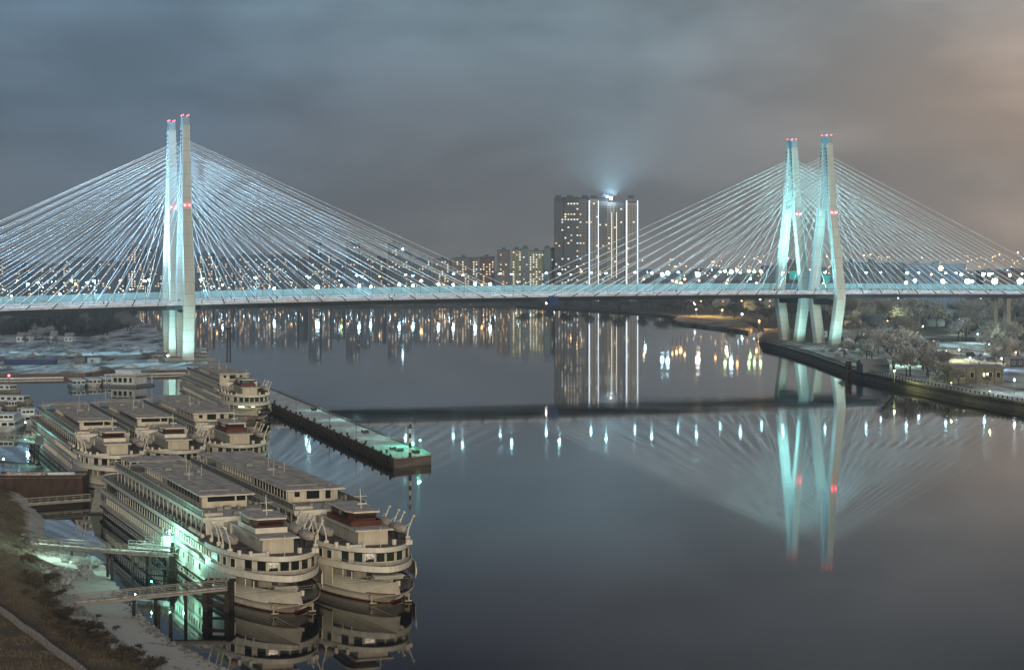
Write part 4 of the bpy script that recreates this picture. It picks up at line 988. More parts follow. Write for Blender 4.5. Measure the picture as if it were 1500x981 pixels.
# parapet along the near path
def parapet():
    pts=[P(-60,850,6.2),P(0,884,6.0),P(60,930,5.8),P(130,984,5.6),P(200,1040,5.4)]
    o=thing('path_parapet','low white concrete parapet with panel joints along the grassy bank path','parapet',(0,0,0))
    path=MB()
    for a,c in zip(pts,pts[1:]):
        a=Vector((a.x,a.y,0)); c=Vector((c.x,c.y,0)); L_=(c-a).length; n=int(L_/1.5); rz=math.atan2((c-a).y,(c-a).x); d=(c-a)/L_; nrm=Vector((-d.y,d.x,0))
        for k in range(n):
            m=a+(c-a)*(k+.5)/n; z=bank_z(m.x,m.y)
            if a.x>-120: MB().box((m.x,m.y,z+.45),(L_/n-.07,.22,1.0),rz=rz).build('panel','parapet_near',o)
            path.box((m.x+nrm.x*.3,m.y+nrm.y*.3,z+1.25),(L_/n,.06,.06),rz=rz); path.tube((m.x+nrm.x*.3,m.y+nrm.y*.3,z),(m.x+nrm.x*.3,m.y+nrm.y*.3,z+1.28),.03,n=4)
    path.build('hand_railing','steel_dark',o)
mat('parapet_near',(.36,.33,.31),.85,.35,1.2,col2=(.22,.19,.17),bump=.2)
parapet()
# ---------------------------------------------------------------- small boats
def small_boat(name,label,loc,rz,L_,B_,kind,hull='boat_white',grp=None):
    t=thing(name,label,'boat',loc,rz,grp)
    def pl(b_,o_=0): return [(L_/2-o_,0),(L_*.36,b_*.55),(L_*.2,b_*.9),(0,b_),(-L_*.5,b_*.95),(-L_*.5,-b_*.95),(0,-b_),(L_*.2,-b_*.9),(L_*.36,-b_*.55)]
    b=MB(); b.loft([[(x,y,-.5) for x,y in pl(B_/2*.82,1.2)],[(x,y,.9+(max(0,x/L_)*1.2)) for x,y in pl(B_/2)]],cap=True); b.build('hull',hull,t)
    b=MB(); 
    c0,c1=(-.44,.30) if kind!='tug' else (-.2,.2)
    b.box(((c0+c1)/2*L_,0,1.9),((c1-c0)*L_,B_*.78,2.0)); cb=b.build('cabin','boat_white',t)
    b=MB(); b.box(((c0+c1)/2*L_,0,2.98),((c1-c0)*L_+.8,B_*.9,.2)); b.build('cabin_roof','roof_boat',cb)
    n=max(2,int((c1-c0)*L_/2.2))
    for s_ in (-1,1):
        b=MB(); 
        for k in range(n): b.box((c0*L_+(k+.5)*(c1-c0)*L_/n,s_*B_*.395,2.1),(1.3,.06,.8))
        b.build('window_row','dark_glass',cb)
    b=MB()
    for y in (-.27,0,.27): b.box((c1*L_+.02,y*B_,2.15),(.06,B_*.2,.9))
    b.build('windscreen','dark_glass',cb)
    if kind=='two':
        b=MB(); b.box((-.05*L_,0,4.0),(L_*.42,B_*.6,1.9)); k2=b.build('upper_cabin','boat_white',t); MB().box((-.05*L_,0,5.0),(L_*.46,B_*.72,.16)).build('cabin_roof','roof_boat',k2)
        b=MB()
        for y in (-.18,.0,.18): b.box((.165*L_,y*B_,4.2),(.06,B_*.14,.7))
        b.build('windscreen','dark_glass',k2)
    b=MB(); b.tube((0,0,3),(0,0,5.4 if kind!='two' else 7.6),.07); rails(b,[(L_*.3,-B_*.36),(L_*.47,0),(L_*.3,B_*.36)],1.2,.7); b.build('mast_and_rail','rail_grey',t)
    return t
mat('roof_boat',(.68,.76,.82),.8,.3,.6,col2=(.45,.53,.6))
for k,(xx,lab) in enumerate(((110,'blue tinted small passenger boat, nearest the shore of the three moored side by side'),(134,'middle one of the three small passenger boats moored side by side'),(156,'small passenger boat moored against the columned houseboat'))):
    q=P(xx+1,571-k*1.5,0); small_boat('passenger_boat',lab,(q.x-4,q.y+20,0),math.atan2(-.95,.33),22,6.4,'one','boat_blue' if k==0 else 'boat_white','small passenger boats in the basin')
q=P(186,571,0); o=thing('houseboat','snow roofed floating pavilion with columns moored beside the small boats','houseboat',(q.x-4,q.y+24,0),-.35)
MB().box((0,0,.3),(16,15,1.2)).build('pontoon','grey_paint',o); MB().box((0,0,2.6),(10,10,3.4)).build('house','boat_white',o); rf=MB().box((0,0,5.0),(15.5,14.5,.35)).build('roof','roof_boat',o); MB().box((-1,1,5.9),(8,7,1.4)).build('roof_cabin','boat_white',rf); MB().box((-1,1,6.7),(8.8,7.8,.2)).build('cabin_roof','roof_boat',rf)
for k in range(6):
    for y in (-6.9,6.9): MB().box((-7+k*2.8,y,2.9),(.3,.3,4.0)).build('column','boat_white',o)
b=MB(); [b.box((-3.6+k*2.4,-5.03,2.8),(1.5,.08,1.9)) for k in range(4)]; b.build('window_row','dark_glass',o)
for pxx,pyy,rz,L_,B_,kd,lab in ((18,592,-.2,16,6,'one','small dark boat in the far basin corner behind the work boats'),(37,622,-1.3,15,7,'two','two storey work boat with a blocky cabin beside the trio'),(8,630,-1.5,20,8,'two','broad snowy houseboat cut by the edge of the basin'),(13,600,-1.0,10,4,'tug','little tug lying between the two work boats'),(8,575,-.4,14,5,'tug','small boat showing a red lamp near the shore wall')):
    q=P(pxx,pyy,0); small_boat('work_boat',lab,(q.x,q.y+3,0),rz,L_,B_,kd,'net_grey' if kd!='two' else 'boat_white','work boats in the basin corner')
q=P(13,555,4); o=thing('red_lamp','red lamp on a mast by the basin shore','navigation lamp',(q.x,q.y,2.2)); MB().tube((0,0,0),(0,0,3),.1).build('mast','steel_dark',o); MB().ico((0,0,3.2),.45,1).build('lamp_bulb','l_red',o)
q=P(293,524,0); small_boat('passenger_boat','blue white boat moored behind the basin pylon',(q.x,q.y+4,0),-.9,15,5.4,'two','boat_blue')
# floating booms in the basin
for a,c,lab in ((P(-20,556,.2),P(93,554,.2),'thin white floating boom from the shore to the small boats'),(P(216,549,.2),P(276,547,.2),'short white floating boom between houseboat and pylon')):
    d=c-a; o=tag(MB().box((0,0,.35),(d.length,2.2,.6)).build('floating_boom','boat_white',loc=(a+c)/2),lab,'boom'); o.rotation_euler.z=math.atan2(d.y,d.x)
# sheds and barges on the left bank
def shed(name,label,cat,px0,px1,pyb,hh,dep,m,roof='roof_snow',zb=2.2,win=0,roofh=.5):
    a=P(px0,pyb,zb); c=P(px1,pyb,zb); w_=(c-a).length
    t=thing(name,label,cat,tuple((a+c)/2),0)
    MB().box((0,dep/2,hh/2),(w_,dep,hh)).build('body',m,t)
    b=MB(); b.loft([[(-w_/2-.2,-.2,hh),(w_/2+.2,-.2,hh),(w_/2+.2,dep+.2,hh),(-w_/2-.2,dep+.2,hh)],[(-w_/2-.2,dep/2-.1,hh+roofh),(w_/2+.2,dep/2-.1,hh+roofh),(w_/2+.2,dep/2+.1,hh+roofh),(-w_/2-.2,dep/2+.1,hh+roofh)]],cap=True); b.build('roof',roof,t)
    if win:
        me=wm(1.1,1.2)
        for k in range(win): inst('window',me,t,(-w_/2+(k+.5)*w_/win,-.03,hh*.55))
    return t
shed('storage_shed','long low bright blue shed on the snowy bank','shed',6,80,534,2.5,6,'blue_paint',roofh=.4)
shed('storage_shed','grey container like shed next to the long blue shed','shed',108,124,532,2.6,5,'grey_paint',roofh=.25)
shed('storage_shed','second low grey shed further along the snowy bank','shed',128,146,531.5,2.6,5,'boat_blue',roofh=.25)
shed('cottage','pale cottage with snowy roof among the dark bank trees','cottage',24,44,501,3.4,9,'boat_white',roofh=2.5,win=3)
shed('cottage','small cottage with a steep pale roof by the bank trees','cottage',73,82,501,3.4,7,'boat_white',roofh=3.5,win=1)
shed('cottage','low snow roofed hut at the tree line towards the pylon','cottage',94,106,500,2.8,8,'boat_white',roofh=2.5,win=2)
rnd=random.Random(77)
for k in range(16):
    pxx=rnd.uniform(4,235); pyy=rnd.choice([rnd.uniform(505,529),rnd.uniform(537,541)])
    q=P(pxx,pyy,2.2); r=rnd.uniform(1.2,3.0); b=MB(); b.ico((0,0,0),r,1,(1.6,1.1,.5))
    for i,v in enumerate(b.v): 
        v=Vector(v); f=1+.35*mn.noise(v*.8+Vector((k*7,0,0))); b.v[i]=tuple(v*f)
    tag(b.build('snow_mound','field_left',smooth=True,loc=q),'snow covered mound of spoil on the left bank near the sheds' if False else 'low snow covered spoil mound on the bank by the sheds','mound','spoil mounds on the bank by the basin')
b=MB(); q=P(246,530,2.2); o=thing('street_lamp','bright white lamp on a post at the foot of the basin pylon','street lamp',tuple(q)); MB().tube((0,0,0),(0,0,3),.1).build('pole','steel_dark',o); MB().ico((0,0,3.2),.42,1).build('lamp_bulb','l_white',o)
q=P(48,479,2.2); lamp('street_lamp','small white lamp glowing in the dark trees behind the bank',(q.x,q.y,2.2),7,1,'l_white',.5)
q=P(127,482,2.2); lamp('street_lamp','faint lamp at the dark tree edge beyond the snow',(q.x,q.y,2.2),5,1,'l_green',.28)
# ---------------------------------------------------------------- city
rnd=random.Random(99)
WME={}
def litwin(w_,h,m):
    k=(w_,h,m)
    if k not in WME: b=MB(); b.box((0,0,0),(w_,.15,h)); WME[k]=b.mesh('lit_window',m)
    return WME[k]
PX=0
def block(label,x0,x1,yt,D,wallm,p_lit=.2,dep=16,grp=None,step=2,extra=True,ww=1.7,wh=1.6,fh=3.0,bay=3.3,ind=40,roofm='blk_dark',name='apartment_block',z0=1.6,towery=None,warm=.6):
    a=PD(x0,D,0); c=PD(x1,D,0); w_=c.x-a.x; zt=ZD(yt,D); hh=zt-z0
    t=thing(name,label,'apartment block',((a.x+c.x)/2,D,z0),0,grp)
    MB().box((0,dep/2,hh/2),(w_,dep,hh)).build('wall',wallm,t)
    b=MB(); b.box((0,dep/2,hh+.6),(w_+.6,dep+.6,1.2)); 
    for k in range(max(1,int(w_/22))): b.box((-w_/2+(k+.5)*22+rnd.uniform(-4,4) if w_>22 else 0,dep/2,hh+2.4),(5,6,2.6))
    b.build('roof',roofm,t)
    nx=max(1,int(w_/bay)); nz=int((hh-2)/fh); n=0; rest={}; dark=MB()
    for i in range(nx):
        if nx>6 and i%7==6: continue
        colp=p_lit*rnd.uniform(.4,1.6)
        for j in range(nz):
            x=-w_/2+(i+.5)*w_/nx; z=2.4+j*fh
            if rnd.random()<colp:
                m='w_warm' if rnd.random()<warm else ('w_white' if rnd.random()<.75 else 'w_cool')
                if n<ind and j>2: inst('lit_window',litwin(ww,wh,m),t,(x,-.08,z)); n+=1
                else: rest.setdefault(m,MB()).box((x,-.08,z),(ww,.15,wh))
            else: dark.box((x,-.03,z),(ww*.9,.1,wh*.9))
    for m,b in rest.items(): b.build('lit_windows',m,t)['kind']='stuff'
    if dark.v: dark.build('dark_windows','pane_dark',t)['kind']='stuff'
    # vertical stair bays give the facade relief
    if extra and nx>6:
        b=MB()
        for i in range(6,nx,7): b.box((-w_/2+(i+.5)*w_/nx,-.7,hh/2+.4),(w_/nx*.8,1.4,hh+.8))
        b.build('stair_bay',roofm,t)
    return t
GB='apartment blocks on the far bank'
bl=[('dark apartment block far left under the thickest cables',-15,34,384,2420,'blk_dark',.12),
 ('dark apartment block with few lit windows behind the basin shore',40,88,387,2480,'blk_dark',.12),
 ('low dark block with warm dotted windows behind the basin side cables',92,140,378,2500,'blk_blue',.16),
 ('wide apartment block with many warm windows beyond the basin pylon cables',145,182,384,2400,'blk_dark',.15),
 ('taller apartment block with dense warm windows just before the basin pylon',187,212,361,2380,'blk_dark',.38),
 ('tall dark apartment block touching the basin pylon',218,246,366,2400,'blk_dark',.16),
 ('apartment block with warm windows just past the basin pylon',288,312,372,2390,'blk_dark',.3),
 ('low dark apartment block past the basin pylon',316,342,380,2450,'blk_blue',.16),
 ('long flat topped apartment slab with a row of roof lights',346,436,375,2380,'blk_blue',.2),
 ('narrow lower block joining the long slab and the first dark tower',438,449,381,2420,'blk_dark',.15),
 ('first dark blue point tower behind the main span cables',452,469,357,2360,'blk_dark',.10),
 ('lower block right against the first dark tower',471,484,372,2390,'blk_blue',.2),
 ('low block between the first two dark towers',486,504,384,2450,'blk_blue',.25),
 ('second dark blue point tower behind the main span cables',507,526,357,2360,'blk_dark',.10),
 ('lower block against the second dark tower',528,541,374,2390,'blk_blue',.16),
 ('mid height block between the second and third dark towers',544,565,379,2420,'blk_blue',.2),
 ('third dark blue point tower, with a lamp on its roof',568,587,357,2360,'blk_dark',.12),
 ('lower block against the third dark tower',589,602,372,2390,'blk_blue',.2),
 ('low block with a dark roof beside the third tower',604,630,379,2420,'blk_blue',.2),
 ('long brownish block with rows of warm windows',634,662,380,2400,'blk_grey',.42),
 ('blocky apartment house with dense yellow windows and a dark bay',664,700,378,2390,'blk_grey',.42),
 ('brown apartment house with neat bright windows',702,724,377,2380,'blk_brown',.35),
 ]
for k,(lab,x0,x1,yt,D,m,p) in enumerate(bl): block(lab,x0,x1,yt,D,m,p,grp=GB,ind=16,warm=.6 if x0<600 else .45)
block('grey apartment slab at the left end of the pale row','x' and 728,747,367,2350,'blk_grey',.12,grp=GB,ind=12,bay=3.0)
block('pale green lit apartment block between two blue stair towers',750,764,366,2360,'blk_green',.5,grp=GB,ind=24,warm=.2)
block('slim blue stair tower block next to the pale green block',765,774,364,2352,'blk_teal',.12,grp=GB,ind=12)
block('wider pale green lit apartment block in the middle of the pale row',775,797,368,2362,'blk_green',.5,grp=GB,ind=30,warm=.2)
block('blue stair tower block at the end of the pale row',798,805,364,2352,'blk_teal',.12,grp=GB,ind=12)
block('pale green end block touching the high rise',806,812,367,2360,'blk_green',.4,grp=GB,ind=10,warm=.2)
for k,(lab,x0,x1,yt,D,m,p) in enumerate((('distant low block with orange windows between the quay pylons',1152,1176,386,1900,'blk_brown',.35),
  ('long dim factory hall beyond the quay side deck',1232,1322,386,1700,'blk_blue',.0),('second long dim hall stretching behind the quay side cables',1326,1415,388,1800,'blk_blue',.02),
  ('distant brown block at the edge behind the quay side cables',1440,1520,398,2000,'blk_brown',.10),('low dim building in the haze between high rise and quay pylons',960,1040,412,2300,'blk_blue',.03),('low dim building just before the quay pylons',1060,1120,416,2200,'blk_dark',.04))):
    block(lab,x0,x1,yt,D,m,p,dep=30,grp='dim buildings across the quay',ind=30,extra=False)
# high rise
def highrise():
    D=2330; t=thing('high_rise','tallest grey residential high rise with white light strips and a roof lamp','high rise',(0,0,0))
    def X(px_,Y=D): return (px_-CX)/F*Y
    def seg(nm,x0,x1,yt,dy,m,dep=18):
        z=ZD(yt,D+dy); a=X(x0,D+dy); c=X(x1,D+dy); return MB().box(((a+c)/2,D+dy+dep/2,z/2+.8),(c-a,dep,z-1.6)).build(nm,m,t)
    segs=[('dark_wing',812.5,826,291,4,'tower_dark',.25),('dark_wing',826,848,290,0,'tower_dark',.2),('middle_wing',848,862,291,6,'tower_shade',.12),('stair_wing',863,877,290.5,-2,'tower_grey',.04),('recessed_wing',877,890,294,6,'tower_shade',.07),('recessed_wing',890,903,296,12,'tower_grey',.09),('recessed_wing',903,917,296,6,'tower_shade',.07),('stair_wing',918,934.5,296.5,-2,'tower_grey',.04)]
    n=0; rest=MB(); dark=MB(); led=MB()
    for nm,x0,x1,yt,dy,m,p in segs:
        w_=seg(nm,x0,x1,yt,dy,m); a=X(x0,D+dy); c=X(x1,D+dy); z1=ZD(yt,D+dy); nx=max(2,int((c-a)/3.1)); nz=int((z1-6)/3.2)
        for j in range(nz):
            z=5+j*3.2
            if nm!='dark_wing' : led.box(((a+c)/2,D+dy-.45 ,z-1.5),((c-a)*.9,.9,.28 if nm!='stair_wing' else .5))
            rowb=rnd.choice([0,0,0,0,0,.5]) if nm=='dark_wing' and x0>820 else 0
            for i in range(nx):
                x=a+(i+.5)*(c-a)/nx
                if rnd.random()<p*.75+rowb:
                    if n<96: inst('lit_window',litwin(2.0,1.8,rnd.choice(['w_warm','w_white','w_white','w_cool'])),w_,(x,D+dy-.1,z)); n+=1
                    else: rest.box((x,D+dy-.1,z),(2.0,.15,1.8))
                else: dark.box((x,D+dy-.04,z),(1.9,.1,1.7))
        ztp=z1; MB().box(((a+c)/2,D+dy+9,z1+.4),(c-a+.8,18.8,1.6)).build('roof','tower_dark',w_)
    if rest.v: rest.build('lit_windows','w_white',t)['kind']='stuff'
    dark.build('dark_windows','pane_dark',t)['kind']='stuff'; led.build('balconies','blk_teal',t)
    for px_,st in ((863.2,1.5),(876.5,1.0),(917.8,1.7),(934,1.2)):
        x=X(px_,D-3); MB().box((x,D-3.2,62),(st*.95,.5,124)).build('light_strip','lit_cyan_strip',t)
    for px_ in (896,903): MB().box((X(px_,D+4),D+3.4,70),(.9,.4,80)).build('light_strip','w_white',t)
    b=MB()
    for px_ in (818,835,857,870,884,925): b.box((X(px_),D+8,ZD(288,D)),(7,7,3.5)); b.tube((X(px_)+2,D+6,125),(X(px_)+2,D+6,132),.2)
    b.build('roof_housings','tower_dark',t)
    zz=ZD(293,D); MB().ico((X(895),D-1,zz+2),1.7,1).build('roof_lamp','l_tower',t); MB().ico((X(890),D-1,zz+4),1.0,1).build('roof_lamp','l_tower',t)
    spot('roof_flood',(X(895),D-2.5,zz+3.5),(X(895),D-4,zz+60),4500000,(.6,.92,1),168,1,1)
highrise()
MB_=None
o=thing('roof_lamp','white lamp on the roof of the third dark tower','lamp',(PD(590,2358,0).x,2358,ZD(365,2358))); MB().ico((0,0,0),1.1,1).build('lamp_bulb','l_cyan_far',o); MB().tube((0,0,-3),(0,0,0),.2).build('post','steel_dark',o)
# far city lamps
def far_lamp(pxx,pyy,D,head,r,label,grp):
    z=ZD(pyy,D); h=max(4,min(14,z-1.6)); t=thing('street_lamp',label,'street lamp',(PD(pxx,D).x,D,z-h),0,grp)
    MB().tube((0,0,0),(0,0,h),.25,.18,n=4).build('pole','steel_dark',t); MB().ico((0,-.3,h),r,1).build('lamp_bulb',head,t)
G1='street lamps of the far embankment'
rnd=random.Random(4)
spots_=[]
for (pxx,pyy,c,r) in ((25,411,'l_orange',.9),(105,411,'l_orange',1.5),(111,416,'l_green',.9),(176,411,'l_orange',1.3),(240,409,'l_orange',1.2),(88,431,'l_cyan_far',1.2),(17,434,'l_cyan_far',1.1),(318,409,'l_orange',1.0),(402,422,'l_white',1.1),(465,421,'l_cyan_far',2.1),
  (326,417,'l_white',.8),(500,418,'l_green',1.1),(526,418,'l_cyan_far',1.4),(543,420,'l_cyan_far',1.2),(585,417,'l_cyan_far',1.4),(605,418,'l_cyan_far',1.3),(617,411,'l_orange',1.6),(642,416,'l_cyan_far',1.2),(664,417,'l_white',1.2),(696,416,'l_cyan_far',1.4),(706,417,'l_orange',1.2),(718,416,'l_cyan_far',1.3),(556,405,'l_orange',.9),
  (836,402,'l_orange',.9),(845,390,'l_orange',.8),(852,398,'l_orange',.7),(943,409,'l_orange',1.0),(970,402,'l_cyan_far',1.4),(978,400,'l_cyan_far',1.5),(945,419,'l_cyan_far',.9),(991,413,'l_orange',1.3),(997,415,'l_orange',1.6),(1003,409,'l_orange',1.1),(985,411,'l_orange',.9),(1022,402,'l_white',1.8),(1048,405,'l_orange',1.0),(1024,411,'l_orange',.9),
  (1062,397,'l_green',1.1),(1071,398,'l_cyan_far',1.5),(1080,396,'l_orange',1.3),(1097,397,'l_green',1.1),(1105,398,'l_green',1.1),(1114,397,'l_green',1.1),(1099,408,'l_green',.9),(1108,415,'l_orange',1.2),(1066,410,'l_orange',1.0),(1064,416,'l_white',1.0),
  (1187,413,'l_orange',1.3),(1199,414,'l_orange',1.3),(1206,416,'l_orange',1.5),(1211,412,'l_orange',1.0),(1252,413,'l_cyan_far',1.7),(1265,400,'l_cyan_far',1.0),(1273,402,'l_cyan_far',1.0),(1283,414,'l_cyan_far',1.2),(1296,413,'l_cyan_far',1.9),(1302,396,'l_green',1.0),(1311,400,'l_cyan_far',.9),(1319,402,'l_cyan_far',1.1),(1329,400,'l_green',.9),(1327,414,'l_white',1.2),(1340,411,'l_blue',1.4),
  (1378,393,'l_orange',2.4),(1364,402,'l_orange',1.0),(1381,412,'l_cyan_far',1.6),(1408,402,'l_cyan_far',1.1),(1417,412,'l_cyan_far',2.0),(1424,412,'l_cyan_far',1.3),(1440,402,'l_cyan_far',1.2),(1449,402,'l_cyan_far',1.2),(1457,412,'l_cyan_far',2.2),(1479,403,'l_white',1.0),(1494,412,'l_cyan_far',2.2),
  (1266,374,'l_orange_far',1.0),(1275,373,'l_orange_far',1.1),(1464,373,'l_orange_far',1.1),(1491,370,'l_orange_far',1.4),(1454,377,'l_orange_far',.8),(1486,385,'l_orange_far',.7)):
    D=2150 if pyy>385 and pxx<940 else (1750 if pyy>385 else 3600)
    nm={'l_orange':'orange','l_orange_far':'distant orange','l_cyan_far':'cool white','l_white':'white','l_green':'greenish','l_blue':'blue'}[c]
    spots_.append((pxx,pyy,D,c,r,nm))
where=lambda x: 'beyond the basin side span' if x<250 else 'behind the span between basin pylon and midspan' if x<750 else 'between the high rise and the quay pylons' if 930<x<1150 else 'in front of the high rise' if x<931 else 'between the quay pylons' if x<1230 else 'behind the quay side span'
cnt={}
for (pxx,pyy,D,c,r,nm) in spots_:
    k=(nm,where(pxx)); n=cnt.get(k,0); cnt[k]=n+1
    far_lamp(pxx,pyy,D,c,r*(1.15 if c!='l_orange' and pyy>385 else .9),f'{ORD[n]} {nm} city lamp {k[1]} from the basin',G1)
# tiny distant town lights as one mass
b=MB(); b2=MB()
for _ in range(420):
    pxx=rnd.uniform(0,1500); pyy=rnd.choice([rnd.uniform(385,426),rnd.uniform(400,428)]); D=rnd.uniform(2140,2300)
    if 812<pxx<936: continue
    x=PD(pxx,D).x; z=max(2.5,ZD(pyy,D)*.55+2); (b if rnd.random()<.55 else b2).ico((x,D if pxx<945 else D-500,z),rnd.uniform(.25,.6),0)
for _ in range(150):
    pxx=rnd.uniform(940,1500); D=rnd.uniform(3200,4600); (b if rnd.random()<.8 else b2).ico((PD(pxx,D).x,D,ZD(rnd.gauss(378,5),D) if False else rnd.uniform(20,62)),rnd.uniform(.5,1.1),0)
lampmat('t_warm',(1,.55,.22),9); lampmat('t_cool',(.5,.82,1),22); MATS['t_warm'].cycles.emission_sampling='NONE'; MATS['t_cool'].cycles.emission_sampling='NONE'
struct(b.build('warm_town_lights','t_warm'),'stuff'); struct(b2.build('cool_town_lights','t_cool'),'stuff')
# far treeline and town mass on the horizon
b=MB(); x=-3600
while x<3600:
    w_=rnd.uniform(30,110); h=rnd.uniform(14,34)+8*mn.noise(Vector((x*.004,0,0))); b.box((x+w_/2,rnd.uniform(3300,5200),h/2+1),(w_,rnd.uniform(20,60),h)); x+=w_*.6
struct(b.build('distant_town','blk_blue'),'stuff')
# ---------------------------------------------------------------- trees
def tree_meshes(seed,h,spread,leafm,ntw,tw,trunkh=.25,up=.6):
    rnd=random.Random(seed); tr=MB(); tips=[]
    def br(p,d,L_,r,lv):
        q=p+d*L_; tr.tube(p,q,r,r*.6,n=4 if lv else 6,cap=False)
        if lv>=3: tips.append((q,L_)); tips.append(((p+q)/2,L_)); return
        if lv>=1: tips.append((q,L_*.6))
        for k in range(rnd.randint(3,4)):
            a=rnd.uniform(0,6.28); t=rnd.uniform(.35,.8)
            nd=(d*up+Vector((math.cos(a),math.sin(a),rnd.uniform(-.1,.5)))*spread*rnd.uniform(.5,1)).normalized()
            br(p+(q-p)*rnd.uniform(.55,1),nd,L_*rnd.uniform(.62,.85),r*.55,lv+1)
    br(Vector((0,0,-.3)),Vector((rnd.uniform(-.05,.05),rnd.uniform(-.05,.05),1)).normalized(),h*trunkh+.3,h*.022,0)
    cr=MB(); zs=[t[0].z for t in tips]; sc_=h/max(zs)
    for _ in range(ntw):
        p,L_=rnd.choice(tips); c=p+Vector((rnd.gauss(0,1),rnd.gauss(0,1),rnd.gauss(0,.8)))*L_*.42
        a=Vector((rnd.gauss(0,1),rnd.gauss(0,1),rnd.gauss(0,1))).normalized()*tw*rnd.uniform(.5,1.5); e=Vector((rnd.gauss(0,1),rnd.gauss(0,1),rnd.gauss(0,1))).normalized()*tw*.28
        cr.add([c-a,c+e,c+a,c-e],[(0,1,2,3)])
    f=lambda mb: setattr(mb,'v',[(x*sc_,y*sc_,z*sc_) for x,y,z in mb.v])
    f(tr); f(cr); return tr.mesh('trunk','bark'),cr.mesh('crown',leafm)
TM={'frost':[tree_meshes(s,10,.75,'frost_a',2600,.42) for s in (1,2,3)],
    'bare':[tree_meshes(s,10,.65,'frost_b',1500,.36,.3,.8) for s in (4,5)],
    'dark':[tree_meshes(s,10,.6,'dark_leaf',1700,.55,.2) for s in (6,7)],
    'bush':[tree_meshes(s,2.4,1.0,'bush',420,.12,.15,.4) for s in (8,9)],
    'shrub':[tree_meshes(s,3,1.0,'frost_a',700,.3,.15,.4) for s in (10,)]}
def tree(kind,x,y,z,h,label,grp,name='tree',cat='tree'):
    base=2.4 if kind=='bush' else 3 if kind=='shrub' else 10
    t=thing(name,label,cat,(x,y,z),rnd.uniform(0,6.28),grp); s=h/base; t.scale=(s*rnd.uniform(.85,1.2),)*2+(s,)
    tr,cr=rnd.choice(TM[kind]); inst('trunk',tr,t); inst('crown',cr,t); return t
rnd=random.Random(31)
def scatter(n,kinds,x0,x1,y0,y1,z,h0,h1,label,grp,avoid=None,**kw):
    k=0; tries=0
    while k<n and tries<n*20:
        tries+=1
        pxx=rnd.uniform(x0,x1); pyy=rnd.uniform(y0,y1); q=P(pxx,pyy,z)
        if avoid and avoid(q): continue
        tree(rnd.choice(kinds),q.x,q.y,z,rnd.uniform(h0,h1),label,grp,**kw); k+=1
def onland(q):
    # keep trees off the river on the quay side
    ys=[p[1] for p in Q]; 
    if q.y<1168:
        for (xa,ya),(xb,yb) in zip(Q,Q[1:]):
            if yb<=q.y<=ya: return q.x< xa+(xb-xa)*(q.y-ya)/(yb-ya)+7
        return True
    return q.x<185+ (0 if q.y<1560 else -10)
scatter(34,['frost','frost','bare'],1232,1500,462,482,3.2,13,19,'tall frosted tree in the grove behind the snowy field across the quay','frosted trees beyond the quay field')
scatter(20,['frost','bare'],1232,1350,470,500,3.2,9,14,'frosted bare tree between the quay pylon and the lit footpath','frosted trees between pylon and footpath')
scatter(11,['bare','frost'],1296,1352,520,552,3.2,10,15,'large bare frosted tree standing near the embankment lamps','large bare trees by the embankment',avoid=onland)
scatter(10,['bare'],1352,1400,535,556,3.2,7,10,'bare tree beside the yellow lit embankment building','bare trees beside the lit building',avoid=onland)
scatter(24,['frost','bare'],1400,1500,478,512,3.2,9,14,'frosted tree among the parked vehicles near the approach pier','frosted trees near the approach pier')
scatter(26,['bare','frost','frost'],1236,1300,492,530,3.2,6,10,'small frosted tree behind the quay store','small frosted trees behind the quay store',avoid=onland)
scatter(12,['shrub'],1240,1500,505,560,3.2,1.5,3,'low frosted shrub on the quay field','low shrubs on the quay field',avoid=onland,name='shrub',cat='shrub')
scatter(30,['frost','dark'],1030,1235,455,476,1.6,10,17,'frosted tree in the grove behind the quay pylons','grove behind the quay pylons',avoid=lambda q:q.x<190)
scatter(22,['dark'],985,1235,447,454,1.6,10,15,'distant dark tree beyond the river bend','dark trees beyond the river bend',avoid=lambda q: q.x<165)
scatter(34,['dark'],770,1010,446,462,1.6,9,13,'dark tree on the wooded bank under the bridge near midspan','wooded bank under the bridge',avoid=lambda q: q.y<2125 and not (q.x>22+(2060-q.y)*.5))
scatter(84,['dark','dark','bare'],-10,196,462,493,2.2,8,15,'dark leafless tree in the wood on the basin bank','dark wood on the basin bank')
scatter(8,['frost'],20,115,484,500,2.2,6,9,'frosted tree beside the cottages on the basin bank','frosted trees beside the cottages')
scatter(8,['bare'],5,170,498,512,2.2,4,6,'small bare tree on the snow field of the basin bank','small bare trees on the snow field')
scatter(14,['frost','bare'],1418,1500,512,541,3.2,6,10,'frosted tree in the yard behind the yellow building','yard trees behind the yellow building')
scatter(30,['shrub','bare'],5,238,500,541,2.2,1.2,2.8,'low frosted scrub on the snowy basin bank near the sheds','scrub on the basin bank',name='shrub',cat='shrub')
scatter(26,['shrub'],1120,1300,500,545,3.2,1.0,2.2,'low frosted scrub on the quay below the pylons','scrub on the quay below the pylons',avoid=onland,name='shrub',cat='shrub')
# hazy bank woods further off, one mass
b=MB()
for _ in range(9000):
    pxx=rnd.uniform(-20,1520); D=rnd.uniform(2112,2330); x=PD(pxx,D).x
    if 150<x<200 and D<2200: pass
    z=1.6+abs(rnd.gauss(0,1))*4.2*(.6+.5*mn.noise(Vector((x*.02,D*.02,0)))); s=rnd.uniform(.7,1.8)
    a=Vector((rnd.gauss(0,1),rnd.gauss(0,1),rnd.gauss(0,1))).normalized()*s; e=Vector((rnd.gauss(0,1),rnd.gauss(0,1),rnd.gauss(0,1))).normalized()*s*.5; c=Vector((x,D,z)); b.add([c-a,c+e,c+a,c-e],[(0,1,2,3)])
struct(b.build('far_bank_woods','dark_leaf'),'stuff')
